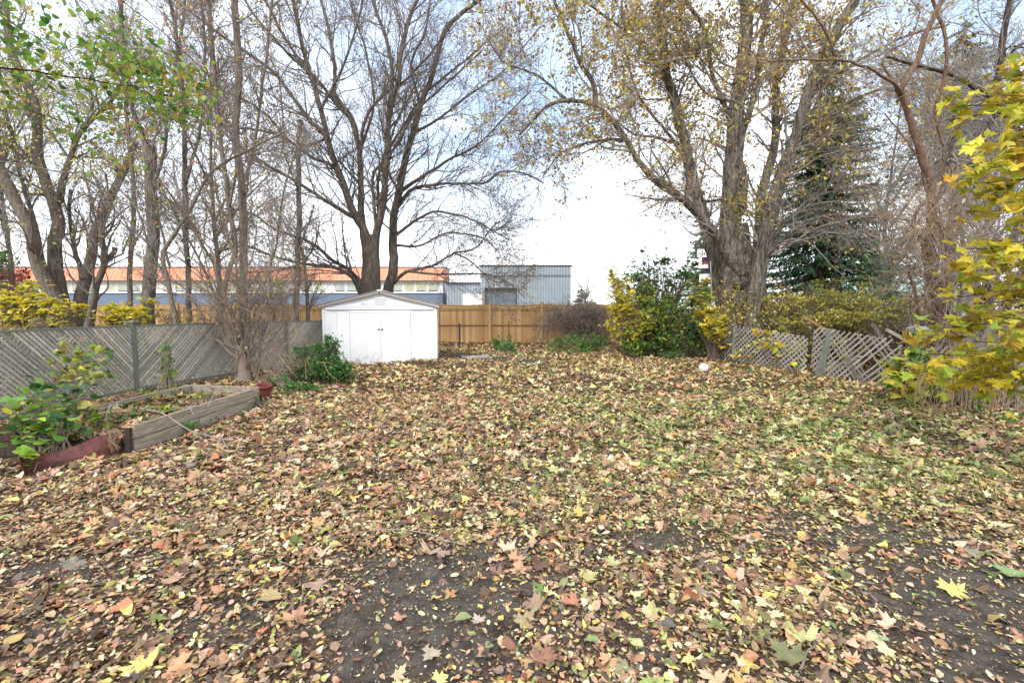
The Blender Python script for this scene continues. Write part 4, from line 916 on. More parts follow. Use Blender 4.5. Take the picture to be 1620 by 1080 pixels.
l2 = t.grow(l1, 1500, .6, (.3, 1.0), up=.05, wob=.24, rf=.6, rmax=.007, rmin=.0034, m=6)
t.make('shrub', 'leafless many-stemmed shrub fanning up from the foot of the left lattice fence', 'shrub', M['twig_brown'], M['twig_brown'], kmain=12, lump=.1, leaf=leafer(350, .07, MIXY + GRNY, spread=.1))

# -- slender reddish tree on the right
t = Tree(121, step=.12)
t.limb([(1480, 515), (1478, 490), (1475, 393), (1478, 324), (1473, 278), (1455, 236), (1441, 199), (1427, 153), (1420, 139)], 19, 10, (9.3, 9.0), flare=.3)
t.limb([(1424, 142), (1450, 97), (1468, 55), (1492, 0)], 11, 7, (9.0, 8.9), ext=.6)
t.limb([(1426, 150), (1413, 134), (1385, 116), (1353, 100), (1320, 88), (1246, 88), (1200, 100), (1160, 118)], 7, 2, (9, 8.0))
t.limb([(1320, 88), (1306, 55), (1283, 23), (1265, 0)], 5, 3, (8.6, 8.4), ext=.5)
t.limb([(1420, 142), (1395, 105), (1410, 80), (1440, 62), (1455, 20), (1440, 0)], 5, 2, (9, 9.2))
t.limb([(1462, 512), (1463, 440), (1456, 385), (1441, 356), (1448, 330), (1462, 318), (1474, 300)], 9, 6, (9.1, 9.3))
t.limb([(1495, 512), (1480, 440), (1490, 380), (1482, 330), (1500, 290), (1503, 236), (1487, 171), (1501, 116), (1505, 79), (1499, 37), (1480, 0)], 8, 5, (9.6, 9.4), ext=.5)
t.limb([(1475, 350), (1463, 300), (1450, 250), (1425, 210), (1400, 180)], 5, 2, (9.3, 9.0))
t.limb([(1455, 500), (1447, 460), (1438, 430)], 6, 4, (8.9, 8.7))
t.limb([(1250, 88), (1232, 60), (1236, 20), (1220, 0)], 3, 1.5, (8.3, 8.0))
t.limb([(1200, 100), (1190, 80), (1150, 60)], 3, 1.5, (8, 7.8))
for i in range(14): 
    x = 1440 + t.r.rand() * 70; t.limb([(x, 515), (x + t.r.randn() * 10, 460), (x + t.r.randn() * 25, 390), (x + t.r.randn() * 40, 320)], 2.2, 1, (9.2, 9.2 + t.r.randn() * .5))
l1 = t.grow(t.limbs, 230, 1.2, (.4, 1.1), up=.02, wob=.2, rf=.5, rmax=.012, rmin=.0035, m=8, t0=.3)
l2 = t.grow(l1, 1300, .65, (.4, 1.1), up=-.02, wob=.25, rf=.6, rmax=.006, rmin=.0026, m=6)
t.make('slender_tree', 'slender reddish-brown tree with a crooked trunk and pale arching branches, right side', 'tree', M['bark_red'], M['twig_tan'], kmain=12, lump=.05, leaf=leafer(520, .07, MIXY + YEL, spread=.08, region=lambda x, y: 1.0 * (y < 220) + .2))

# -- dark-limbed tree further right, behind the yellow maple
t = Tree(122, step=.15)
t.limb([(1548, 560), (1556, 490), (1552, 463), (1524, 407), (1501, 380), (1480, 345)], 24, 8, (8.6, 9.2))
t.limb([(1556, 500), (1572, 440), (1600, 380), (1630, 330), (1680, 260)], 20, 10, (8.6, 8.4))
t.limb([(1530, 560), (1520, 520), (1500, 490), (1512, 450), (1560, 400), (1570, 330), (1560, 240), (1585, 160)], 16, 7, (9.2, 9.8))
t.limb([(1700, 330), (1640, 240), (1585, 165), (1520, 125), (1470, 105), (1400, 90)], 14, 4, (9.6, 9.6))
t.limb([(1600, 200), (1572, 150), (1580, 102), (1589, 37), (1596, 0)], 11, 8, (9.6, 9.6), ext=.6)
t.limb([(1578, 105), (1605, 80), (1640, 50)], 6, 4, (9.6, 9.4))
t.limb([(1583, 90), (1600, 75), (1640, 80)], 4, 3, (9.6, 9.4))
t.limb([(1516, 200), (1500, 260), (1540, 300), (1600, 310)], 7, 3, (9.8, 9.4))
t.limb([(1592, 590), (1590, 540), (1598, 470), (1640, 400)], 20, 14, (8.0, 8.0))
l1 = t.grow(t.limbs, 190, 1.5, (.4, 1.1), up=.02, wob=.2, rf=.45, rmax=.02, rmin=.006, m=8)
l2 = t.grow(l1, 1200, .9, (.4, 1.1), up=-.02, wob=.25, rf=.55, rmax=.009, rmin=.004, m=6)
l3 = t.grow(l2, 4200, .45, (.4, 1.1), up=-.02, wob=.25, rf=.55, rmax=.006, rmin=.003, m=4)
t.make('dark_tree', 'dark-limbed tree mostly hidden by yellow maple leaves at the right edge', 'tree', M['bark_black'], M['twig_grey'], kmain=12, lump=.08, leaf=leafer(300, .07, BRN, spread=.08))

# -- bare trees further back on the right and left
def bare(label, seed, x, y, h, n=6, tw='twig_grey', w_=.35, leaf=None, name='bare_tree', n2=500, n3=2200):
    t = Tree(seed, step=.4); r = t.r
    t.limb([(x, y, 0), (x + .1, y, h * .25), (x - .1, y + .1, h * .55), (x + .2, y, h)], w_, .05, 1, world=True, flare=.3)
    for i in range(n):
        z = h * (.15 + .5 * r.rand()); a = r.rand() * 6.28; l_ = h * (.3 + .25 * r.rand()); dx, dy = math.cos(a) * l_ * .6, math.sin(a) * l_ * .6
        t.limb([(x, y, z), (x + dx * .4, y + dy * .4, z + l_ * .35), (x + dx, y + dy, z + l_ * .8)], w_ * .4, .03, 1, world=True)
    l1 = t.grow(t.limbs, 110, h * .2, (.4, 1.0), up=.1, wob=.2, rf=.5, rmax=.03, rmin=.012, m=6, t0=.2)
    l2 = t.grow(l1, n2, h * .11, (.4, 1.1), up=.05, wob=.25, rf=.55, rmax=.016, rmin=.008, m=5)
    t.grow(l2, n3, h * .06, (.4, 1.1), up=.0, wob=.25, rf=.6, rmax=.01, rmin=.006, m=4)
    return t.make(name, label, 'tree', M['bark_grey'], M[tw], kmain=8, leaf=leaf)
bare('hazy grey twiggy tree far behind the slender reddish trunk', 131, 15.5, 19, 10)
bare('tall twiggy tree behind the right edge of the spruce', 132, 17.5, 17, 12)
bare('tall bare tree beyond the dark limbs at the top right corner', 133, 19.5, 20, 13)
bare('low grey bare tree beyond the right lattice, under the arching branch', 134, 17.5, 22, 6.5, n3=1600)
bare('brownish bare tree beyond the cedar fence, right of the small far spruce', 135, 7.2, 44, 4.6, n2=300, n3=1000)
bare('low bare tree beside the grey bungalow', 136, 24, 29, 5.5, n3=1400)
bare('bare tree behind the four leaning stems at the far left', 137, -20, 18.2, 11, leaf=leafer(1800, .08, YEL, spread=.2))
bare('bare tree behind the slim trunks on the left', 138, -11.5, 17.8, 12, leaf=leafer(1300, .08, ORL, spread=.2))

# -- spruces
def spruce(label, seed, x, y, h, R, n, z0=.8, dens=26, region=None, sz=.34):
    r = np.random.RandomState(seed); root = thing('spruce_tree', label, 'tree', (x, y, 0))
    a = Acc(); a.tubes(np.array([(x, y, -.1), (x + .05, y, h * .5), (x, y, h)]), np.array([.2 * h / 9, .11 * h / 9, .015]), 10); a.build('trunk', M['bark_mid'], root, smooth=True)
    z = z0 + (h - z0) * (1 - np.sqrt(r.rand(n))) ; rr = R * (1 - (z - z0) / (h - z0)) ** .8 * (.6 + .5 * r.rand(n)) + .1; az = r.rand(n) * 6.283
    m = 7; tt = np.linspace(0, 1, m); d = np.stack([np.cos(az), np.sin(az)], 1)
    q = np.zeros((n, m, 3)); q[..., :2] = np.array([x, y]) + d[:, None] * rr[:, None, None] * tt[None, :, None]
    q[..., 2] = z[:, None] + rr[:, None] * (-.38 * tt + .22 * tt ** 2.5)[None] + .05 * r.randn(n, 1)
    b = Acc(); b.tubes(q, np.linspace(.018, .004, m)[None] * np.ones((n, 1)), 4); b.build('branches', M['bark_dark'], root)
    N_ = n * dens; k = r.randint(n, size=N_); t = .12 + .88 * r.rand(N_); j = np.minimum((t * (m - 1)).astype(int), m - 2); fr = (t * (m - 1) - j)[:, None]
    pos = q[k, j] * (1 - fr) + q[k, j + 1] * fr
    side = r.choice([-1, 1], N_); hang = .25 + .55 * r.rand(N_)
    dirv = d[k] * .55 + np.stack([-d[k, 1], d[k, 0]], 1) * side[:, None] * (.9 - .6 * t[:, None]); dirv /= np.linalg.norm(dirv, axis=1, keepdims=True)
    yaw = np.arctan2(-dirv[:, 0], dirv[:, 1])
    # a sprig of needles: a few narrow blades radiating from a short twig
    c = Acc(); cols = palette(r, [('#416543', 3), ('#55794d', 3), ('#345040', 2), ('#6b8f58', 1)], N_, .15)
    T_S = (np.array([(0, 0), (.10, .12), (.03, .15), (.13, .32), (.04, .36), (.12, .55), (.03, .6), (.08, .8), (0, 1), (-.08, .8), (-.03, .6), (-.12, .55), (-.04, .36), (-.13, .32), (-.03, .15), (-.10, .12)]),
           [np.array([[0, 1, 2, 14], [0, 14, 15, 0], [2, 3, 4, 12], [2, 12, 13, 14], [4, 5, 6, 10], [4, 10, 11, 12], [6, 7, 8, 10]]), np.array([[8, 9, 10]])])
    T_S[1][0] = T_S[1][0][[0, 2, 3, 4, 5, 6]]; T_S = (T_S[0], [T_S[1][0], np.array([[8, 9, 10], [0, 14, 15]])])
    sz_ = sz * (.5 + .7 * r.rand(N_)) * (1.1 - .4 * t)
    leaves(c, T_S, pos, r, sz_, yaw=yaw, tilt=.35, pitch0=-.55, cols=cols, curl=1.5, bend=.3)
    c.build('crown', M['needle'], root); return root
spruce('tall dark green spruce with drooping boughs behind the thick multi-stemmed tree', 141, 11.9, 17.8, 12.0, 3.5, 600, z0=1.7, dens=56)
spruce('dark green spruce at the upper right behind the dark limbs', 142, 20.4, 21.5, 14.5, 3.4, 300, z0=8.0, dens=46)
spruce('dark spruce showing left of the thick grey trunk', 143, 13.9, 33.5, 10.2, 1.9, 260, z0=2.2, dens=40)
spruce('tiny blue-green spruce far beyond the cedar fence by the warehouse corner', 144, 6.75, 45, 3.9, 1.15, 130, z0=.5, dens=22, sz=.4)

# ------------------------------------------------------------------ shrubs, saplings and weeds
def bush(name, label, cat, base, clusters, seed, stem=M['twig_brown'], stemw=.02, group=None, T=T_OVAL, size=.07, tilt=.6, pitch0=-.3, twigs=60, matl=None, kind=None, minz=0.03):
    """clusters: (px, py, Y, rx px, ry px, number of leaves, palette[, size, template])"""
    r = np.random.RandomState(seed); bx_, by_ = base; root = thing(name, label, cat, (bx_, by_, 0), group=group)
    s = Acc(); lf = Acc(); allq = []
    for cl in clusters:
        px, py, Yc, rx, ry, n, pal = cl[:7]; sz = cl[7] if len(cl) > 7 else size; TT = cl[8] if len(cl) > 8 else T
        c = P(px, py, Yc); R = np.array([rx * Yc / FPX, min(rx, ry * 1.2) * Yc / FPX * .8, ry * Yc / FPX])
        # twigs reach from a point under the cluster into it; leaves sit on the twigs
        k = max(4, int(twigs * n / 400)); e = r.randn(k, 3); e /= np.linalg.norm(e, axis=1, keepdims=True); e = c + e * R * (.35 + .65 * r.rand(k, 1)) 
        o_ = np.array([bx_, by_, 0.]) + np.stack([.08 * r.randn(k), .08 * r.randn(k), np.zeros(k)], 1)
        m = 7; tt = np.linspace(0, 1, m)[None, :, None]
        knee = c * .7 + o_ * .3 + r.randn(k, 3) * R * .25; knee[:, 2] = np.maximum(knee[:, 2], .05)
        q = (1 - tt) ** 2 * o_[:, None] + 2 * tt * (1 - tt) * knee[:, None] + tt ** 2 * e[:, None]; q[:, 1:-1] += r.randn(k, m - 2, 3) * .012
        q[..., 2] = np.maximum(q[..., 2], .0)
        s.tubes(q, stemw / 2 * (1 - .8 * np.linspace(0, 1, m))[None] * (.5 + .6 * r.rand(k, 1)), 4)
        n1 = int(n * .55); kk = r.randint(k, size=n1); t = .45 + .6 * r.rand(n1); t = np.clip(t, 0, .999); j = (t * (m - 1)).astype(int); f = (t * (m - 1) - j)[:, None]
        p1 = q[kk, j] * (1 - f) + q[kk, j + 1] * f + r.randn(n1, 3) * sz * .8
        u = r.randn(n - n1, 3); u /= np.linalg.norm(u, axis=1, keepdims=True)
        # sub-clumps give an uneven outline
        g = r.randint(max(3, n // 45), size=n - n1); cc = r.randn(g.max() + 1, 3); cc /= np.linalg.norm(cc, axis=1, keepdims=True); cc *= r.rand(len(cc), 1) ** .5
        p2 = c + R * (cc[g] * .85 + u * .28 * r.rand(n - n1, 1))
        pos = np.vstack([p1, p2]); pos = pos[pos[:, 2] > minz]
        leaves(lf, TT, pos, r, sz * (.55 + .8 * r.rand(len(pos))), tilt=tilt, pitch0=pitch0, cols=palette(r, pal, len(pos)), curl=.6)
    s.build('stems', stem, root, smooth=True); lf.build('leaves', matl or M['leaf'], root)
    if kind: root['kind'] = kind
    return root
YM = [('#e0cf4c', 3), ('#eadd66', 3), ('#cfbd45', 2), ('#b7bd50', 2)]
# yellow saplings behind the left fence
bush('maple_sapling', 'bright yellow maple sapling behind the lattice fence at the left edge', 'sapling', (-11.9, 11.0),
     [(30, 470, 11.0, 55, 16, 700, YM), (70, 478, 10.8, 55, 8, 520, YM), (15, 500, 11.0, 45, 14, 420, YM), (110, 486, 10.6, 36, 5, 240, YM), (45, 450, 11.2, 40, 7, 260, YM), (60, 495, 11, 40, 6, 200, YM)], 201, T=T_STAR, size=.11, tilt=.25, pitch0=-.15, stemw=.05, stem=M['bark_mid'])
bush('maple_sapling', 'small yellow maple sapling between the leaning stems and the fence post on the left', 'sapling', (-9.4, 11.4),
     [(190, 488, 11.4, 42, 9, 420, YM), (215, 500, 11.2, 45, 7, 380, YM), (170, 500, 11.3, 28, 7, 240, YM), (235, 476, 11.6, 22, 6, 120, YM)], 202, T=T_STAR, size=.105, tilt=.25, pitch0=-.15, stemw=.04, stem=M['bark_mid'])
bush('burning_bush', 'dark bush with green and rosy red leaves at the left edge before the school', 'shrub', (-13.6, 12.6),
     [(10, 432, 12.6, 40, 12, 500, [('#a83a4a', 3), ('#c86a6a', 2), ('#7f2f3c', 2)], .09), (5, 408, 12.6, 34, 12, 380, GRN, .09), (40, 438, 12.4, 18, 8, 130, [('#c07a4a', 2), ('#a8484a', 2)], .09)], 203, stemw=.04)
DRYF = [('#a3927c', 3), ('#8d7a66', 3), ('#b8aa92', 2), ('#77664f', 1)]
bush('dried_flowers', 'clump of dried pale brown flower heads above the left lattice fence', 'plant', (-9.6, 9.6), [(62, 508, 9.6, 20, 12, 420, DRYF, .035), (20, 518, 9.2, 26, 8, 300, DRYF, .035), (100, 512, 9.6, 16, 7, 200, OLIVE, .04)], 204, twigs=90, stemw=.01, minz=.2)
bush('leafy_shrub', 'brown-leaved scrub at the foot of the slim trunks behind the left fence', 'shrub', (-8.2, 12.2), [(262, 496, 12.2, 30, 16, 420, BRN + OLIVE, .06), (310, 500, 12, 34, 12, 360, MIXY, .055), (350, 470, 12.4, 40, 26, 260, MIXY, .05), (430, 488, 13, 40, 14, 300, MIXY + GRNY, .055)], 205, twigs=160, stemw=.012)

# green bush left of the shed
DG = [('#4b7a40', 4), ('#5f8f48', 3), ('#3a6233', 3), ('#7ba855', 1)]
bush('leafy_bush', 'dense dark green bush spilling over the grass before the shed\'s left corner', 'bush', (-3.9, 9.9),
     [(515, 580, 9.7, 46, 24, 2600, DG), (538, 590, 9.6, 30, 17, 1300, DG), (520, 550, 9.8, 26, 24, 1100, DG), (486, 560, 10, 30, 22, 1200, DG), (474, 590, 9.7, 32, 17, 1000, DG), (552, 578, 9.7, 10, 8, 160, DG), (515, 536, 10, 10, 8, 140, DG), (455, 565, 10.2, 18, 10, 150, GRNY)], 210, size=.052, twigs=50, T=T_ROUND)
bush('green_plant', 'low patch of nettle-like green plants below the bush, near the red pots', 'plant', (-4.0, 8.5), [(440, 600, 8.8, 24, 10, 300, DG, .055), (465, 612, 8.5, 26, 8, 420, DG, .06), (500, 615, 8.6, 22, 6, 300, GRN, .06), (450, 626, 8.2, 20, 6, 240, GRN, .055), (488, 632, 8, 14, 5, 120, GRN, .055)], 211)
bush('green_plant', 'small bright green tuft against the end of the grey planter boards', 'plant', (-4.05, 7.3), [(398, 632, 7.25, 10, 8, 220, GRN, .045), (385, 642, 7.1, 16, 4, 120, GRN, .045)], 212)
# dry canes around the bush
def canes(name, label, items, m, w_=.012, seed=0, cat='twigs'):
    r = np.random.RandomState(seed); a = Acc()
    for pts in items: 
        q = smooth([P(*p) for p in pts], .06); q[1:-1] += r.randn(len(q) - 2, 3) * .003; a.tubes(q, np.linspace(w_, w_ * .45, len(q)) / 2 * (.8 + .5 * r.rand()), 5)
    return tag(a.build(name, m, smooth=True), label, cat)
rc = np.random.RandomState(77)
bush('climbing_vine', 'thin green vine scrambling over the collapsed lattice panel right of the leaning post', 'vine', (7.6, 9.8), [(1350, 560, 10.2, 34, 16, 60, OLIVE + GRNY), (1395, 590, 9.6, 26, 14, 60, GRNY), (1330, 535, 10.6, 30, 12, 70, OLIVE + YEL), (1410, 560, 9.5, 28, 20, 90, OLIVE + YEL)], 226, size=.075, twigs=160, stemw=.01)
bush('climbing_vine', 'green creeper covering the far lattice panels behind the off-white ball', 'vine', (6.0, 15.0), [(1095, 540, 14.6, 30, 18, 420, GRNY + GRN), (1135, 550, 13.9, 26, 14, 260, GRNY), (1075, 560, 14.9, 30, 10, 260, GRN), (1040, 555, 15.2, 30, 12, 300, GRN)], 227, size=.07, twigs=80, stemw=.01)
canes('dry_canes', 'pale dry canes arching out of the dark green bush', [[(418, 558, 9.6), (440, 552, 9.5), (462, 535, 9.4), (482, 515, 9.4)], [(438, 556, 9.5), (455, 580, 9.2), (470, 597, 9.1)], [(484, 600, 9.1), (484, 568, 9.1), (494, 588, 9.1)], [(512, 572, 9.1), (520, 590, 9), (537, 603, 8.9)], [(404, 602, 9), (412, 580, 9), (420, 560, 9.2)], [(420, 572, 9), (432, 590, 9), (440, 600, 9)], [(500, 573, 9), (520, 574, 9), (535, 580, 9)]], M['twig_tan'], .009, 1)
canes('dry_stalks', 'bundle of dead tan stalks between the shrub and the dark green bush', [[(405 + rc.rand() * 60, 608, 9.4), (408 + rc.rand() * 60, 570, 9.4), (400 + rc.rand() * 75, 530 + rc.rand() * 30, 9.5)] for i in range(45)] + [[(400 + rc.rand() * 50, 600, 9.4), (440 + rc.rand() * 50, 560 + rc.rand() * 20, 9.6), (480 + rc.rand() * 60, 530 + rc.rand() * 30, 9.8)] for i in range(14)], M['twig_brown'], .008, 2)

# vines and plants in the planter
canes('dry_grass', 'hank of dry straw hanging over the dark red edging beside the planter boards', [[(158 + rc.rand() * 34, 676 + rc.rand() * 6, 5.05), (156 + rc.rand() * 38, 684 + rc.rand() * 6, 4.9), (154 + rc.rand() * 40, 705 + rc.rand() * 12, 4.85)] for i in range(34)], M['twig_tan'], .004, 8, cat='grass')
bush('weeds', 'leafy weeds creeping over the front of the grey planter boards', 'weeds', (-4.15, 6.0), [(252, 668, 5.9, 10, 8, 40, GRN, .06), (285, 660, 5.8, 9, 9, 46, GRN, .06), (300, 672, 5.7, 12, 5, 40, GRN, .055), (340, 655, 6.4, 14, 4, 40, GRN + BRN, .05)], 228, T=T_ROUND, twigs=120, stemw=.008)
bush('climbing_vine', 'narrow leafy green vine climbing the lattice right of the fence post', 'vine', (-5.7, 7.4),
     [(262, 548, 7.9, 10, 14, 200, GRN), (264, 572, 7.8, 11, 14, 200, GRN), (268, 596, 7.7, 13, 14, 200, GRNY), (270, 618, 7.5, 18, 10, 200, GRNY), (235, 622, 7.4, 14, 8, 130, GRNY), (290, 622, 7.3, 10, 6, 80, GRN)], 220, size=.055, stemw=.012)
bush('young_plant', 'knee-high plant with round bright green leaves at the near end of the planter', 'plant', (-4.75, 4.55),
     [(55, 640, 4.75, 36, 28, 100, GRNY + [('#8fb648', 5)]), (45, 680, 4.6, 42, 22, 95, GRNY + [('#8fb648', 5)]), (60, 605, 4.8, 34, 14, 30, GRN), (50, 712, 4.4, 20, 8, 22, [('#98bb48', 3)]), (95, 665, 4.8, 26, 18, 34, GRN), (18, 655, 4.6, 20, 14, 14, GRN)], 221, T=T_ROUND, size=.10, tilt=.35, pitch0=-.25, twigs=130, stemw=.014)
bush('young_plant', 'thin yellowing climbing plant against the left lattice panel', 'plant', (-5.9, 5.6),
     [(135, 560, 6.1, 30, 18, 95, GRNY + OLIVE), (150, 590, 5.9, 26, 16, 60, OLIVE), (95, 575, 6, 22, 26, 60, GRNY), (170, 552, 6.5, 26, 12, 50, GRN), (105, 545, 6.1, 18, 8, 22, OLIVE), (175, 590, 6.2, 14, 12, 20, GRN)], 222, T=T_ROUND, size=.085, tilt=.5, twigs=160, stemw=.010)
bush('young_plant', 'sprawling yellow-green plant between the round-leaved one and the planter boards', 'plant', (-5.1, 5.3),
     [(130, 640, 5.4, 24, 10, 50, OLIVE + YEL), (150, 655, 5.3, 18, 8, 36, GRNY), (105, 640, 5.3, 20, 12, 40, GRN), (118, 615, 5.5, 30, 14, 46, [('#4c6f5a', 3), ('#5f8a5a', 2)])], 223, T=T_ROUND, size=.095, tilt=.4, twigs=120)
bush('weeds', 'mixed low weeds and vines filling the raised planter', 'weeds', (-5.2, 6.4),
     [(230, 640, 6.4, 40, 6, 260, GRN + MIXY, .05), (265, 650, 6.0, 34, 6, 220, GRNY, .05), (215, 660, 5.7, 26, 6, 160, GRN, .05), (180, 690, 5.2, 30, 6, 240, GRN, .05), (310, 632, 6.9, 24, 5, 160, GRN + MIXY, .05), (250, 628, 6.9, 40, 6, 200, GRNY + YEL, .05), (150, 680, 5.2, 26, 7, 120, BRN, .06), (345, 612, 8.2, 30, 6, 160, GRN + MIXY, .05)], 224, T=T_ROUND, minz=.1, twigs=60, kind='stuff')
bush('weeds', 'tufts of grass and leaves on the soil behind the dark red edging', 'weeds', (-5.0, 5.2), [(130, 690, 5.0, 40, 8, 260, GRN + BRN, .06), (60, 700, 4.8, 40, 8, 200, BRN + GRN, .06), (205, 668, 5.6, 24, 10, 200, GRN, .06), (240, 655, 6.0, 30, 8, 240, GRN + BRN, .06), (340, 625, 7.0, 30, 5, 200, BRN + GRNY, .06), (290, 640, 6.5, 40, 6, 260, GRN + BRN, .06), (200, 640, 6.6, 30, 6, 180, BRN, .06)], 225, T=T_OVAL, minz=.1, twigs=90, kind='stuff')
def dead_branch(name, label, lists, w_, m=M['twig_grey']):
    a = Acc()
    for i, pts in enumerate(lists): q = smooth([P(*p) for p in pts], .05); a.tubes(q, np.linspace(1, .35, len(q)) * w_ / 2 * (1 if i == 0 else .5), 6)
    return tag(a.build(name, m, smooth=True), label, 'branch')
dead_branch('fallen_branch', 'long bare grey branch lying across the planter boards down onto the leaves', [[(216, 645, 5.9), (245, 650, 5.7), (262, 656, 5.5), (300, 680, 5.25), (335, 690, 5.1), (352, 695, 5.05)], [(256, 652, 5.6), (285, 645, 5.8), (320, 641, 6.0), (338, 625, 6.2), (343, 610, 6.4)], [(330, 641, 6.0), (338, 625, 6.2), (345, 612, 6.3), (332, 601, 6.4)], [(352, 695, 5.05), (370, 690, 5.1), (385, 696, 5.0)], [(352, 695, 5.05), (362, 712, 4.9), (375, 722, 4.8)], [(300, 642, 5.6), (306, 656, 5.5)], [(352, 690, 5.1), (345, 700, 5.0), (358, 706, 4.9)]], .022)
dead_branch('fallen_branch', 'crooked grey branch end sticking up from the planter weeds left of the boards', [[(176, 640, 5.6), (168, 655, 5.5), (170, 672, 5.4), (160, 682, 5.3)], [(176, 640, 5.6), (186, 643, 5.6)]], .025)

# overhead branches of a tree whose trunk stands off to the left
t = Tree(230, step=.1)
t.limb([(-5.6, 3.2, 0), (-5.5, 3.3, 1.6), (-5.4, 3.5, 3.2), (-5.2, 3.7, 5.5)], .24, .12, 1, world=True, flare=.3, grow=False)
q0 = (-5.42, 3.45, 2.9)
def L3(pts, w0, w1, g=True): t.limb([np.array(p) if len(p) == 4 else P(*p) for p in pts], w0, w1, 1, world=True, grow=g)
t.limb([q0, P(-120, 100, 3.9), P(0, 106, 4.2), P(74, 117, 4.5), P(141, 126, 4.7), P(185, 135, 4.9), P(226, 139, 5.1), P(259, 174, 5.3), P(300, 195, 5.4)], .05, .008, 1, world=True, wob=.006)
t.limb([q0, P(-100, 130, 4.0), P(0, 148, 4.4), P(56, 178, 4.7), P(137, 204, 5.0), P(190, 232, 5.2)], .022, .006, 1, world=True, wob=.006)
t.limb([P(141, 126, 4.7), P(153, 105, 4.7), P(156, 88, 4.7)], .012, .006, 1, world=True, wob=.003)
t.limb([(-5.3, 3.6, 4.2), P(-60, -120, 4.2), P(60, -60, 4.6), P(160, -20, 4.9), P(230, 30, 5.2), P(290, 80, 5.4), P(330, 120, 5.5)], .04, .008, 1, world=True, wob=.006)
t.limb([(-5.3, 3.6, 3.9), P(-80, -40, 4.0), P(-10, 10, 4.2), P(20, 40, 4.3), P(60, 60, 4.4)], .03, .008, 1, world=True, wob=.006)
t.limb([P(60, -60, 4.6), P(120, 0, 4.8), P(150, 40, 4.9), P(200, 80, 5.0), P(250, 120, 5.1)], .02, .006, 1, world=True, wob=.006)
l1 = t.grow(t.limbs, 95, .75, (.4, 1.1), up=-.03, wob=.2, rf=.5, rmax=.006, rmin=.002, m=7, t0=.3)
l2 = t.grow(l1, 360, .35, (.4, 1.1), up=-.05, wob=.25, rf=.6, rmax=.003, rmin=.0014, m=5)
def f_over(s, acc):
    leafer(2100, .062, [('#6a9440', 3), ('#8aab4c', 3), ('#4f7836', 2), ('#a5b558', 2)], T=T_ROUND, spread=.08, lv=-1, pitch0=-.6, tilt=.5, region=lambda x, y: np.clip(1.1 - np.abs(y - (60 + .55 * np.maximum(x - 60, 0) * 1.0 * (x > 120))) / 150, .15, 1) * np.where(x > 370, 0, 1))(s, acc)
    leafer(1000, .055, [('#c49a50', 2), ('#b8a84a', 2), ('#9aa046', 2)], T=T_ROUND, spread=.05, lv=-1, pitch0=-.6, tilt=.5, region=lambda x, y: 1.0 * (x > 160) * (y > 90) + .1)(s, acc)
    leafer(260, .06, [('#98933f', 3), ('#7d8a3a', 2)], T=T_ROUND, spread=.04, lv=-2, pitch0=-.8, tilt=.5, region=lambda x, y: 1.0 * (y > 100))(s, acc)
t.make('overhanging_tree', 'near branches with green leaves hanging into the top left corner', 'tree', M['bark_black'], M['twig_dark'], kmain=10, leaf=f_over)

# ------------------------------------------------------------------ right side
bush('yellow_shrub', 'bright yellow and lime leafed shrub forming the left half of the back right thicket', 'shrub', (4.0, 15.2),
     [(985, 475, 15, 30, 34, 760, YM), (1012, 500, 15, 40, 26, 800, YM + GRNY), (972, 442, 15.2, 14, 20, 240, YM), (1000, 525, 14.8, 24, 12, 330, GRNY + YM), (965, 515, 15, 10, 8, 110, YM), (1030, 480, 15.3, 26, 22, 300, OLIVE + GRNY)], 240, T=T_STAR, size=.12, tilt=.35, pitch0=-.4, stemw=.03)
bush('leafy_shrub', 'tall airy green shrub in the middle of the back right thicket', 'shrub', (5.0, 15.8),
     [(1020, 430, 15.8, 36, 28, 900, GRN), (1050, 410, 16, 34, 16, 420, GRN), (1075, 440, 15.8, 34, 30, 760, GRN), (1000, 455, 15.8, 30, 26, 560, GRN), (1040, 480, 15.6, 50, 28, 1000, GRNY), (1080, 500, 15.4, 40, 30, 1000, GRN + GRNY), (1050, 535, 15, 44, 20, 1000, GRN + GRNY), (1020, 398, 16, 10, 10, 60, GRN), (1095, 415, 16, 14, 18, 160, GRN), (1110, 520, 14.6, 30, 22, 700, GRN), (1000, 548, 14.8, 26, 16, 480, GRNY), (985, 500, 15.4, 26, 30, 500, GRNY), (1010, 455, 15.6, 40, 24, 500, GRNY), (1060, 500, 15, 60, 30, 900, GRNY), (1130, 545, 14.2, 18, 14, 260, GRN), (1070, 560, 14.4, 26, 6, 120, GRN)], 241, T=T_ROUND, size=.085, stemw=.03, twigs=40)
bush('maple_sapling', 'yellow maple sapling draping over the lattice left of its tallest post', 'sapling', (6.3, 13.9),
     [(1105, 465, 13.9, 26, 14, 260, YM + GRNY), (1120, 490, 13.7, 30, 10, 240, YM), (1130, 508, 13.4, 30, 12, 220, YM), (1100, 450, 14, 16, 12, 130, OLIVE), (1095, 475, 14, 22, 14, 180, GRNY), (1142, 525, 13.2, 16, 8, 60, YM), (1115, 440, 14, 14, 14, 80, YM)], 242, T=T_STAR, size=.13, tilt=.3, pitch0=-.3, stemw=.025)
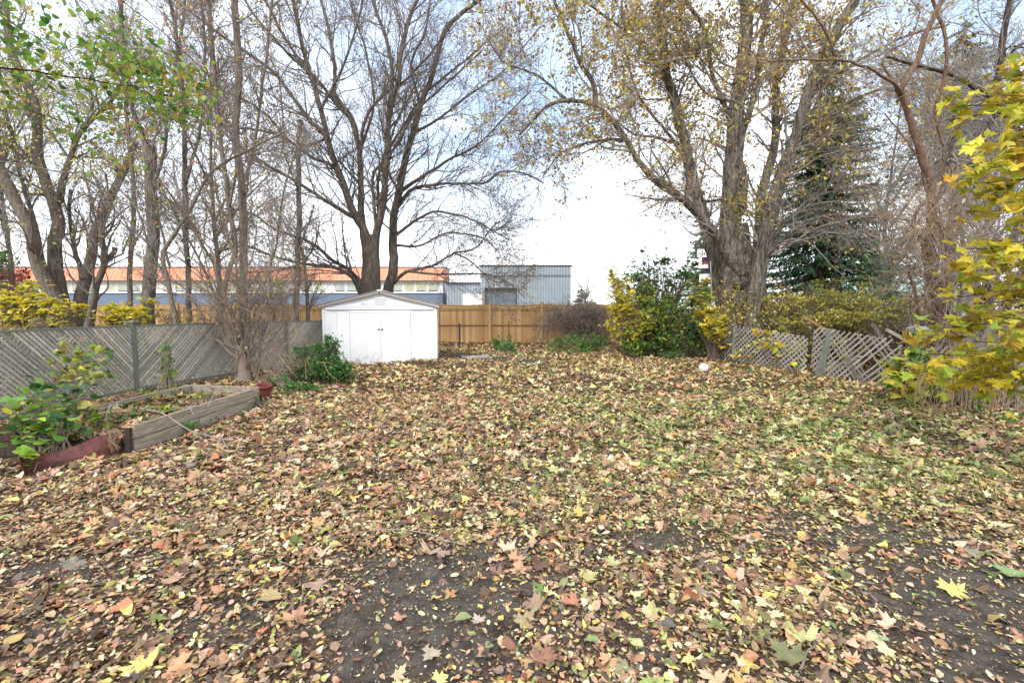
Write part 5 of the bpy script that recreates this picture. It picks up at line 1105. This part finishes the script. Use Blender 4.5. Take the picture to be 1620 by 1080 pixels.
bush('hedge_shrub', 'yellow-green scrub in a band above the broken lattice, below the spruce', 'shrub', (9.6, 13.6),
     [(1240, 480, 13.2, 42, 22, 1200, OLIVE + YEL), (1300, 475, 13.4, 50, 24, 1700, OLIVE + YEL), (1360, 478, 13.4, 46, 26, 1700, OLIVE + YEL), (1420, 490, 12.6, 44, 26, 1500, OLIVE + YEL), (1345, 502, 12.0, 90, 13, 1500, OLIVE + YEL), (1450, 470, 12, 34, 24, 500, OLIVE + YEL), (1250, 510, 12.8, 40, 10, 400, YEL + OLIVE), (1220, 505, 13, 22, 14, 300, DRYF + OLIVE), (1300, 445, 14, 60, 14, 260, OLIVE), (1390, 448, 14, 50, 14, 220, OLIVE), (1235, 455, 13.6, 14, 24, 180, DRYF), (1455, 500, 11, 24, 16, 300, OLIVE)], 243, T=T_OVAL, size=.075, stemw=.018, twigs=90)
bush('maple_sapling', 'little yellow maple seedling poking through the lattice left of the leaning post', 'sapling', (7.0, 12.0),
     [(1210, 525, 12.3, 18, 10, 40, YM, .14, T_MAPLE), (1262, 545, 11.8, 15, 9, 46, YM, .15, T_MAPLE), (1225, 545, 12.0, 12, 6, 18, YM, .14, T_MAPLE), (1280, 560, 11.6, 8, 5, 10, YM, .13, T_MAPLE), (1165, 560, 13, 14, 6, 14, YM, .13, T_MAPLE), (1240, 520, 12.2, 20, 12, 30, OLIVE, .12, T_MAPLE)], 244, tilt=.4, pitch0=-.4, stemw=.012)
BR2 = [('#6b5648', 3), ('#58463c', 3), ('#86705c', 2), ('#4a3c34', 2)]
bush('brush_pile', 'heap of brown brush and dead leaves behind the leaning lattice panel', 'brush pile', (9.0, 10.6),
     [(1400, 560, 10.2, 40, 34, 1600, BR2 + BRN, .08), (1440, 590, 9.3, 30, 26, 900, BR2, .08), (1360, 545, 11, 30, 28, 800, BR2 + BRN, .08), (1420, 530, 10.5, 40, 14, 700, BR2, .07), (1480, 560, 9, 34, 34, 900, BR2, .07), (1340, 585, 11, 26, 14, 400, BR2 + GRNY, .07)], 245, T=T_OVAL, stemw=.02, twigs=160, matl=M['litter'], minz=0.0)
bush('dark_undergrowth', 'dark tangle of undergrowth behind the right lattice under the thick tree', 'undergrowth', (7.6, 14.3),
     [(1100, 545, 15, 34, 16, 420, BR2 + GRN, .08), (1180, 545, 13.6, 34, 22, 700, BR2 + OLIVE, .075), (1240, 555, 12.8, 34, 24, 800, BR2 + OLIVE, .075), (1290, 545, 12.4, 34, 24, 700, BR2 + OLIVE, .07)], 246, stemw=.02, twigs=120, matl=M['litter'], minz=0.0)
# brown vine mound on the back fence
t = Tree(250, step=.1); r = t.r
for i in range(80):
    a0 = (880 + r.rand() * 80, 545 + r.rand() * 5, 18.2 + r.rand() * .9); hx = 890 + r.rand() * 80
    top = 475 + 22 * abs((hx - 935) / 50) ** 1.5 + r.rand() * 22
    t.limb([P(*a0), P(hx + 14 * r.randn(), top + 16, 18.6 + .5 * r.randn()), P(hx - 10 - 20 * r.rand(), top, 18.6 + .4 * r.randn()), P(hx - 24 - 30 * r.rand(), top + 14 + 14 * r.rand(), 18.3)], .03, .01, 1, world=True, wob=.02)
t.grow(t.limbs, 600, 1.0, (.4, 1.3), up=-.25, wob=.3, rf=.6, rmax=.01, rmin=.006, m=7, t0=.3)
t.grow(t.lv[0], 1700, .55, (.4, 1.3), up=-.2, wob=.3, rf=.6, rmax=.008, rmin=.005, m=5, t0=.1)
t.make('vine_mound', 'rounded mound of tangled brown leafless vines over the right end of the cedar fence', 'vine', M['twig_grey'], M['twig_brown'], kmain=6, leaf=leafer(500, .07, BR2, spread=.1), base=(2.9, 18.6, 0))
WG = [('#5c9048', 4), ('#6fa552', 3), ('#4a783a', 2), ('#8fb560', 1)]
bush('weeds', 'wide patch of knee-high green weeds below the brown vine mound', 'weeds', (2.5, 16.8),
     [(880 + i * 14, 540 + (i % 2) * 4, 16.4 + .3 * (i % 3), 13, 19, 480, WG) for i in range(6)] + [(868, 552, 16.2, 12, 6, 130, WG + OLIVE), (915, 552, 16, 40, 4, 200, WG)], 251, size=.065, twigs=60, kind='stuff', stem=M['twig_tan'], stemw=.012)
bush('leafy_weed', 'upright bright green weed clump before the fence, left of its pair', 'weed', (-.45, 17.6), [(786, 542, 17.4, 9, 14, 520, WG)], 252, size=.075)
bush('leafy_weed', 'lower green weed clump at the foot of the rusty stake', 'weed', (-.1, 16.4), [(802, 547, 16.4, 17, 12, 760, WG), (812, 560, 15.6, 16, 4, 160, WG), (806, 530, 16.8, 10, 14, 110, OLIVE)], 253, size=.07)
for lab, px, py, Yc, rx, ry, n, sd in (('little green weed on the leaves below the first right lattice panel', 1185, 590, 11.3, 12, 6, 110, 260), ('small green weed in the leaves left of the leaning post', 1238, 600, 10.4, 12, 6, 110, 261), ('green weed growing at the foot of the lattice left of the leaning post', 1262, 576, 11.6, 8, 10, 120, 262),
                                  ('dark green weed clump near the collapsed end of the lattice', 1415, 612, 9.2, 16, 8, 150, 263), ('broad green weed at the right edge below the tan canes', 1545, 650, 6.9, 26, 9, 150, 264), ('bright green weed beside the far right wooden post', 1500, 640, 7.4, 20, 8, 130, 265),
                                  ('dark green ground ivy at the right edge of the photo', 1600, 668, 6.2, 26, 12, 180, 266)):
    g = P(px, py, Yc); bush('green_weed', lab, 'weed', (g[0], g[1]), [(px, py, Yc, rx, ry, n, GRN)], sd, size=.06, T=T_ROUND)
# saplings at the right fence
bush('maple_sapling', 'waist-high maple sapling with lime yellow leaves before the right fence end', 'sapling', (7.05, 7.6),
     [(1440, 575, 7.6, 30, 20, 60, YM + GRNY), (1425, 600, 7.6, 30, 16, 60, GRNY + YM), (1470, 610, 7.4, 26, 16, 50, YM + GRNY), (1460, 560, 7.8, 26, 12, 36, GRNY), (1445, 635, 7.2, 20, 8, 24, OLIVE)], 270, T=T_MAPLE, size=.17, tilt=.4, pitch0=-.35, stemw=.016, twigs=110)
canes('dead_canes', 'tall bundle of dead tan canes at the right fence end', [[(x, 660 + rc.rand() * 20, 6.9), (x + rc.randn() * 12, 610, 6.9 + rc.randn() * .2), (x + rc.randn() * 26, 540 + rc.rand() * 40, 7.0)] for x in 1440 + rc.rand(70) * 190] + [[(1560 + rc.rand() * 60, 640 - rc.rand() * 60, 6.6 + rc.rand()), (1530 + rc.rand() * 60, 600 - rc.rand() * 40, 6.8), (1480 + rc.rand() * 80, 620 - rc.rand() * 60, 7)] for i in range(60)], M['twig_tan'], .009, 5)
canes('dead_twigs', 'grey thicket of fine dead twigs at the right edge behind the tan canes', [[(1500 + rc.rand() * 140, 640 - rc.rand() * 90, 7.2 + rc.rand()), (1500 + rc.rand() * 140, 640 - rc.rand() * 100, 7.3 + rc.rand()), (1500 + rc.rand() * 140, 640 - rc.rand() * 120, 7.4 + rc.rand())] for i in range(380)], M['twig_grey'], .008, 6)
canes('tangled_vines', 'tangle of thin grey-brown vines hanging among the yellow leaves at the right', [[(1440 + rc.rand() * 220, 250 + rc.rand() * 250, 6.5 + rc.rand()), (1440 + rc.rand() * 220, 380 + rc.rand() * 160, 6.6 + rc.rand()), (1450 + rc.rand() * 200, 560 + rc.rand() * 90, 6.8 + rc.rand() * .5)] for i in range(70)], M['twig_brown'], .010, 7, cat='vine')
# big-leaved yellow maple whose trunk stands just outside on the right
t = Tree(280, step=.08)
t.limb([(5.4, 3.9, 0), (5.35, 3.9, 1.2), (5.45, 4.0, 2.6), (5.4, 4.1, 5.2)], .13, .05, 1, world=True, flare=.3, grow=False)
r = t.r
tips = [(1500, 190, 4.3), (1515, 262, 4.2), (1530, 300, 4.4), (1500, 170, 4.4), (1540, 335, 4.2), (1500, 395, 4.3), (1520, 430, 4.2), (1470, 520, 4.5), (1505, 470, 4.3), (1480, 560, 4.4), (1540, 540, 4.1), (1560, 230, 3.9), (1580, 150, 4.0), (1560, 380, 3.9), (1590, 320, 3.8), (1590, 460, 3.8), (1560, 130, 4.2), (1600, 250, 3.7), (1610, 400, 3.7), (1570, 500, 3.8), (1440, 590, 4.9), (1465, 560, 4.8), (1490, 600, 4.7), (1530, 560, 4.3), (1560, 610, 4.2), (1525, 600, 4.3), (1600, 560, 3.8), (1540, 480, 4.0), (1550, 290, 4.0), (1600, 190, 3.8), (1580, 420, 4.4), (1600, 120, 4.2), (1560, 450, 4.3)]
for px, py, Yt in tips:
    e = P(px, py, Yt); z0 = np.clip(e[2] - .35 + .3 * r.rand(), .9, 4.6); s0 = np.array([5.4, 3.95, z0]); mid = (s0 + e) / 2 + [0, 0, .10]
    t.limb([s0, mid, e], .016, .004, 1, world=True, wob=.004)
l1 = t.grow(t.limbs, 330, .38, (.4, 1.2), up=-.02, wob=.15, rf=.6, rmax=.004, rmin=.0018, m=5, t0=.35)
def f_ym(s, acc):
    P1 = [('#c9ba40', 4), ('#d8cb54', 3), ('#b0b040', 3), ('#93a444', 2), ('#bd9a3c', 1), ('#8a7a3c', 1)]
    reg = lambda x, y: np.clip((x - (1462 - 45 * (y > 500) + 22 * np.sin(y / 33.) + np.where(y < 150, (150 - y) * .9, 0))) / 45 + .1, 0, 1)
    leafer(1150, .105, P1, T=T_MAPLE, spread=.05, lv=-1, pitch0=-.35, tilt=.5, region=reg, curl=.9, vj=.10)(s, acc)
    leafer(450, .08, P1, T=T_MAPLE, spread=.03, lv=-1, pitch0=-.4, tilt=.5, region=reg, curl=.6)(s, acc)
t.make('yellow_maple', 'near maple with large yellow-green leaves filling the right edge of the photo', 'tree', M['bark_black'], M['twig_brown'], kmain=10, leaf=f_ym)

# ------------------------------------------------------------------ fallen leaves
def litter():
    r = np.random.RandomState(900); acc = Acc()
    P_BR = [('#ad8862', 4), ('#95704f', 4), ('#bf9c78', 3), ('#75593f', 3), ('#bb8252', 2), ('#a2683e', 1), ('#ccb08c', 2), ('#c58a5c', 2), ('#7a685a', 2), ('#5b4a3e', 2)]
    P_YE = [('#cfc084', 3), ('#c9b65c', 2), ('#d8cf9c', 2), ('#b5a24c', 2), ('#c2a052', 1)]
    P_GR = [('#9aa05a', 3), ('#7f8a48', 3), ('#a9ad70', 2), ('#66743c', 2)]
    P_FA = [('#c99a5c', 3), ('#c4ab5a', 3), ('#b98358', 3), ('#d6bd7c', 2), ('#a87a55', 2), ('#8a6548', 1)]
    def place(n, y0, y1, T, s0, s1, tilt, keepbare, maple, curl=.5, zf=.022, vj=.05):
        n = int(n * (1.14 * (y0 + y1) / 2 + 1.6) / (1.14 * (y0 + y1) / 2 + .7)); y = np.sqrt(y0 ** 2 + (y1 ** 2 - y0 ** 2) * r.rand(n)); n = int(n); x = (r.rand(n) * 2 - 1) * (1.14 * y + 1.6)
        fl = fence_left(y)
        k = (x > -4.1) | ((x > fl - 5) & (x < fl - .1) & (r.rand(n) < .3)) | ((x > fl) & (y > 7.75)) | ((x > fl) & (x < -5.65) & (y > 4.8)) | ((x > -6.8) & (y < 4.15)) | ((x > -6.8) & (x < -4.88) & (y < 4.7)) | ((x > -4.55) & (y < 4.75)); k &= x < 12.5
        xs_, ys_ = (x + 3.72), (y - 12.75); c, s = math.cos(.14), math.sin(.14); lx, ly = xs_ * c + ys_ * s, -xs_ * s + ys_ * c
        k &= ~((np.abs(lx) < 1.6) & (ly > -.03) & (ly < 2.45))
        b = bareness(x, y); k &= r.rand(n) > b * keepbare
        clump = fbm(x + 50, y + 20, 3.5); k &= r.rand(n) < .45 + 1.1 * clump
        x, y = x[k], y[k]; n = len(x)
        g = greenness(x, y); far = np.clip((y - 6.5) / 5, 0, 1); left = np.clip((-x + 1.5) / 6, 0, 1)
        wg = (.06 + .55 * g) * (1 - .4 * far); wy = (.19 + .08 * far - .06 * left) * (.8 if maple else 1.25); u = r.rand(n)
        cols = palette(r, P_BR, n, .2, .8); cf = palette(r, P_FA, n, .18, .8); cy = palette(r, P_YE, n, .16, .85); cg = palette(r, P_GR, n, .2, .9)
        m = r.rand(n) < far * .75; cols[m] = cf[m]; m = u < wg + wy; cols[m] = cy[m]; m = u < wg; cols[m] = cg[m]
        dk = r.rand(n) < .14; cols[dk] *= .55; cols *= 1.02
        sz = (s0 + (s1 - s0) * r.rand(n) ** 1.4)
        z = ghz(x, y) + .006 + zf * r.rand(n) ** 1.3 + .02 * np.clip(clump[k] - .5, 0, 1) * (y > 3)
        leaves(acc, T, np.stack([x, y, z], 1), r, sz, tilt=tilt, cols=cols, curl=curl, bend=.35, vj=vj)
    # near: many small oval leaves, scattered maple leaves; further out larger ones only
    place(34000, 1.2, 4.2, T_OVAL, .020, .052, .28, .86, False)
    place(9000, 1.2, 4.2, T_ROUND, .025, .055, .28, .88, False, curl=.9)
    place(1500, 1.2, 4.2, T_MAPLE, .06, .125, .22, .80, True, curl=.7)
    place(52000, 1.2, 5.0, T_OVAL, .010, .028, .35, .75, False, zf=.010)
    place(46000, 4.2, 8.5, T_OVAL, .03, .07, .28, .92, False)
    place(9500, 4.2, 8.5, T_MAPLE, .06, .14, .26, .88, True, curl=.6)
    place(9000, 2.0, 8.5, T_ROUND, .05, .10, .5, .95, False, curl=1.6, zf=.03)
    place(34000, 8.5, 20.2, T_OVAL, .05, .11, .34, .93, False, zf=.035, vj=0)
    place(26000, 8.5, 20.2, T_STAR, .08, .16, .34, .93, True, curl=.8, zf=.035, vj=0)
    n = 900; x = -5.5 + 1.25 * r.rand(n); y = 4.95 + 2.5 * r.rand(n); z = .19 + .12 * (fbm(x * 2, y * 2, 1.3) - .5) - .02 * np.clip((y - 5) / 2.5, 0, 1) - .15 * np.clip(5.3 - y, 0, .6) + .045
    leaves(acc, T_STAR, np.stack([x, y, z], 1), r, .05 + .08 * r.rand(n), tilt=.35, cols=palette(r, P_BR + P_GR, n, .2, .85), curl=.6)
    o = acc.build('fallen_leaves', M['litter']); tag(o, 'carpet of fallen brown, tan and yellow leaves covering the yard', 'fallen leaves', kind='stuff')
litter()
def crumbs():
    r = np.random.RandomState(901); n = 40000; y = np.sqrt(1.2 ** 2 + (5.5 ** 2 - 1.2 ** 2) * r.rand(n)); x = (r.rand(n) * 2 - 1) * (1.14 * y + .5)
    k = (x > -4.0) & (r.rand(n) < .25 + bareness(x, y)); x, y = x[k], y[k]; n = len(x)
    acc = Acc(); pos = np.stack([x, y, ghz(x, y) + .004 + .004 * r.rand(n)], 1)
    leaves(acc, T_OVAL, pos, r, .006 + .014 * r.rand(n) ** 2, tilt=.4, cols=palette(r, [('#8b7a68', 3), ('#b09f86', 2), ('#5b4c40', 3), ('#c9bfa4', 1)], n))
    tag(acc.build('soil_crumbs', M['litter']), 'tiny leaf crumbs and bits strewn over the bare soil', 'debris', kind='stuff')
crumbs()
def grass():
    r = np.random.RandomState(902); n = 90000; y = np.sqrt(2 ** 2 + (16 ** 2 - 2 ** 2) * r.rand(n)); x = (r.rand(n) * 2 - 1) * (1.14 * y + .5)
    w_ = greenness(x, y) * 1.5 + .35 * np.clip((x - 4.5) / 2, 0, 1) * (x < 7.6) + .05
    k = (x > -4) & (x < 8) & (r.rand(n) < w_ * (fbm(x, y, 4) > .45)) & (bareness(x, y) < .5); x, y = x[k], y[k]; n = len(x)
    T_B = (np.array([(-.05, 0), (.05, 0), (.035, .5), (0, 1), (-.035, .5)]), [np.array([[0, 1, 2, 4]]), np.array([[4, 2, 3]])])
    acc = Acc(); leaves(acc, T_B, np.stack([x, y, ghz(x, y) + .028], 1), r, .05 + .06 * r.rand(n), tilt=.5, pitch0=.9, cols=palette(r, [('#4f6b30', 3), ('#6a8440', 3), ('#3d5628', 2), ('#8d9455', 1)], n), bend=.4)
    tag(acc.build('grass', M['leaf']), 'short green grass showing between the fallen leaves', 'grass', kind='stuff')
grass()
def twig_on_ground(label, pts, w_, seed, m=M['twig_brown']):
    r = np.random.RandomState(seed); q = []
    for px, py in pts: g = G(px, py); q.append((g[0], g[1], float(ghz(g[0], g[1])) + .03 + .01 * r.rand()))
    q = smooth(q, .03); q[1:-1] += r.randn(len(q) - 2, 3) * .0015; a = Acc(); a.tubes(q, np.linspace(w_, w_ * .4, len(q)) / 2, 6)
    tag(a.build('fallen_twig', m, smooth=True), label, 'twig')
twig_on_ground('grey curved twig on the leaves in the middle foreground', [(712, 862), (680, 852), (640, 846), (600, 846), (565, 850)], .010, 1, M['twig_grey'])
twig_on_ground('forked thin twig end left of the bare soil', [(440, 892), (470, 902), (495, 903), (482, 930), (476, 960), (465, 985)], .007, 2)
twig_on_ground('short dark stick lying at the lower left edge of the bare soil', [(405, 1015), (380, 1045), (352, 1075)], .014, 3, M['twig_dark'])
twig_on_ground('thin twig lying over leaves at the far left foreground', [(200, 893), (240, 905), (280, 918)], .007, 4)
twig_on_ground('crooked dark stick in the leaves at the lower right', [(1265, 1075), (1275, 1050), (1288, 1035), (1285, 1015)], .012, 5, M['twig_dark'])
twig_on_ground('straight thin stick among small leaves at mid right foreground', [(1180, 905), (1215, 925), (1255, 930)], .006, 6)
# single large leaves lying on top, each where the photo shows one
def big(px, py, size, yaw, col, label, T=T_MAPLE, curl=.35, tilt=(0, 0)):
    g = G(px, py); r = np.random.RandomState(int(px * 7 + py)); a = Acc(); o, f = T
    # subdivide outline into a finer sheet: rings between centre and outline
    if T is T_MAPLE: 
        out_ = MAPLE; c0 = np.array([0, .32]); rings = [c0 + (out_ - c0) * s for s in (.33, .66, 1.0)]; V = np.vstack([[c0]] + rings); k = len(out_)
        F3 = np.array([[0, 1 + i, 1 + (i + 1) % k] for i in range(k)]); F4 = np.array([[1 + j * k + i, 1 + (j + 1) * k + i, 1 + (j + 1) * k + (i + 1) % k, 1 + j * k + (i + 1) % k] for j in range(2) for i in range(k)]); F = [F3, F4]
    else:
        u = np.linspace(0, 1, 9); wv = .36 * np.sin(np.pi * u ** .8); V = np.vstack([np.stack([s * wv, u], 1) for s in (-1, -.5, 0, .5, 1)]); F = [np.array([[j * 9 + i, (j + 1) * 9 + i, (j + 1) * 9 + i + 1, j * 9 + i + 1] for j in range(4) for i in range(8)])]
    x, y = V[:, 0], V[:, 1] - .3; z = curl * x ** 2 + .25 * r.randn() * y ** 2 + .04 * np.sin(9 * x + r.rand() * 6) * np.sin(8 * y + r.rand() * 6) + .02 * r.randn(len(x)) * (np.abs(x) > .3)
    v = np.stack([x, y, z], 1) * size; rx, ry = tilt
    R = np.array(Matrix.Rotation(yaw, 3, 'Z') @ Matrix.Rotation(rx, 3, 'X') @ Matrix.Rotation(ry, 3, 'Y')); v = v @ R.T
    zc = float(ghz(g[0], g[1])) + .028; v[:, 2] -= min(0, v[:, 2].min()) * .6
    c = hexc(col); c = np.minimum(c.mean() * .28 + c * .6, .42); cc = c * (1 + .06 * r.randn(len(v), 1)); cc[np.abs(x) < .012] *= 1.12
    loc = np.array([g[0], g[1], zc]); root = thing('maple_leaf' if T is T_MAPLE else 'oval_leaf', label, 'leaf', loc, group='large single leaves lying in the foreground')
    a.add(v + loc, F, cc); a.build('blade', M['litter'], root, smooth=True)
    s_ = Acc(); d = R @ np.array([0, -1, 0]); p0 = loc + R @ np.array([0, -.3 * size, 0.004]); d[2] = 0; s_.tubes(smooth([p0, p0 + d * size * .25 + [.004, 0, .006], p0 + d * size * .5], .01), np.array([.0014]), 4) if False else s_.tubes(np.linspace(p0, p0 + d * size * .45, 4), np.full(4, .0013), 4); s_.build('stem', M['litter_stem'], root)
M['litter_stem'] = mat('leaf_stem', '#a0875c', .6)
for args in [(683, 1042, .105, 2.6, '#b3a283', 'tan maple leaf alone on the dark bare soil at bottom centre', T_MAPLE), (728, 985, .115, -1.2, '#8d9a4f', 'olive green curled oval leaf on the bare soil', 1, 1.0), (757, 987, .085, .6, '#b8a090', 'pinkish tan maple leaf touching the olive green curled one', T_MAPLE),
             (930, 916, .13, -.9, '#d0b44c', 'bright mustard yellow maple leaf right of the bare soil', T_MAPLE), (905, 960, .12, 1.4, '#bf7148', 'rusty orange folded maple leaf below the mustard yellow one', T_MAPLE, .9), (808, 816, .13, .2, '#cfa545', 'golden yellow round-lobed leaf in the centre of the litter', T_MAPLE),
             (275, 920, .14, .4, '#cf8f68', 'salmon orange maple leaf at left foreground', T_MAPLE), (1490, 812, .16, -1.6, '#cdc766', 'pale lime yellow maple leaf on the right side of the yard', T_MAPLE), (1060, 995, .11, 1.2, '#66625a', 'dark slate grey curled leaf at lower right of centre', 1, .8),
             (940, 1018, .09, 2.0, '#8ba757', 'fresh green oval leaf at the bottom near the centre', 1), (430, 945, .15, 2.5, '#b59a5a', 'large mottled tan maple leaf left of the forked twig', T_MAPLE), (500, 930, .14, -2.6, '#ab8b71', 'large brown maple leaf right of the mottled tan one', T_MAPLE),
             (1245, 1050, .19, .3, '#7d8046', 'very large dull olive leaf at the bottom right', T_MAPLE), (1600, 920, .18, 2.2, '#7fa35a', 'green maple leaf at the right edge on the dark soil', T_MAPLE), (20, 1020, .13, .3, '#c7a040', 'golden oval leaf at the bottom left edge', 1),
             (862, 1050, .14, -.4, '#a26a4a', 'rust brown crumpled maple leaf at the bottom centre right', T_MAPLE, .8), (150, 755, .12, 1.9, '#b7846b', 'pinkish brown maple leaf before the red edging', T_MAPLE, .6), (395, 735, .12, -.8, '#cdc08a', 'cream coloured maple leaf near the end of the fallen branch', T_MAPLE),
             (700, 880, .12, 2.9, '#a9856d', 'dusty brown maple leaf above the bare soil patch', T_MAPLE), (1010, 1025, .10, .9, '#c9c25e', 'small round yellow leaf at bottom right of centre', 1)]:
    px, py, sz, yw, col, lab, T = args[:7]; big(px, py, sz * .8, yw, col, lab, T_OVAL if T == 1 else T, curl=args[7] if len(args) > 7 else .35)
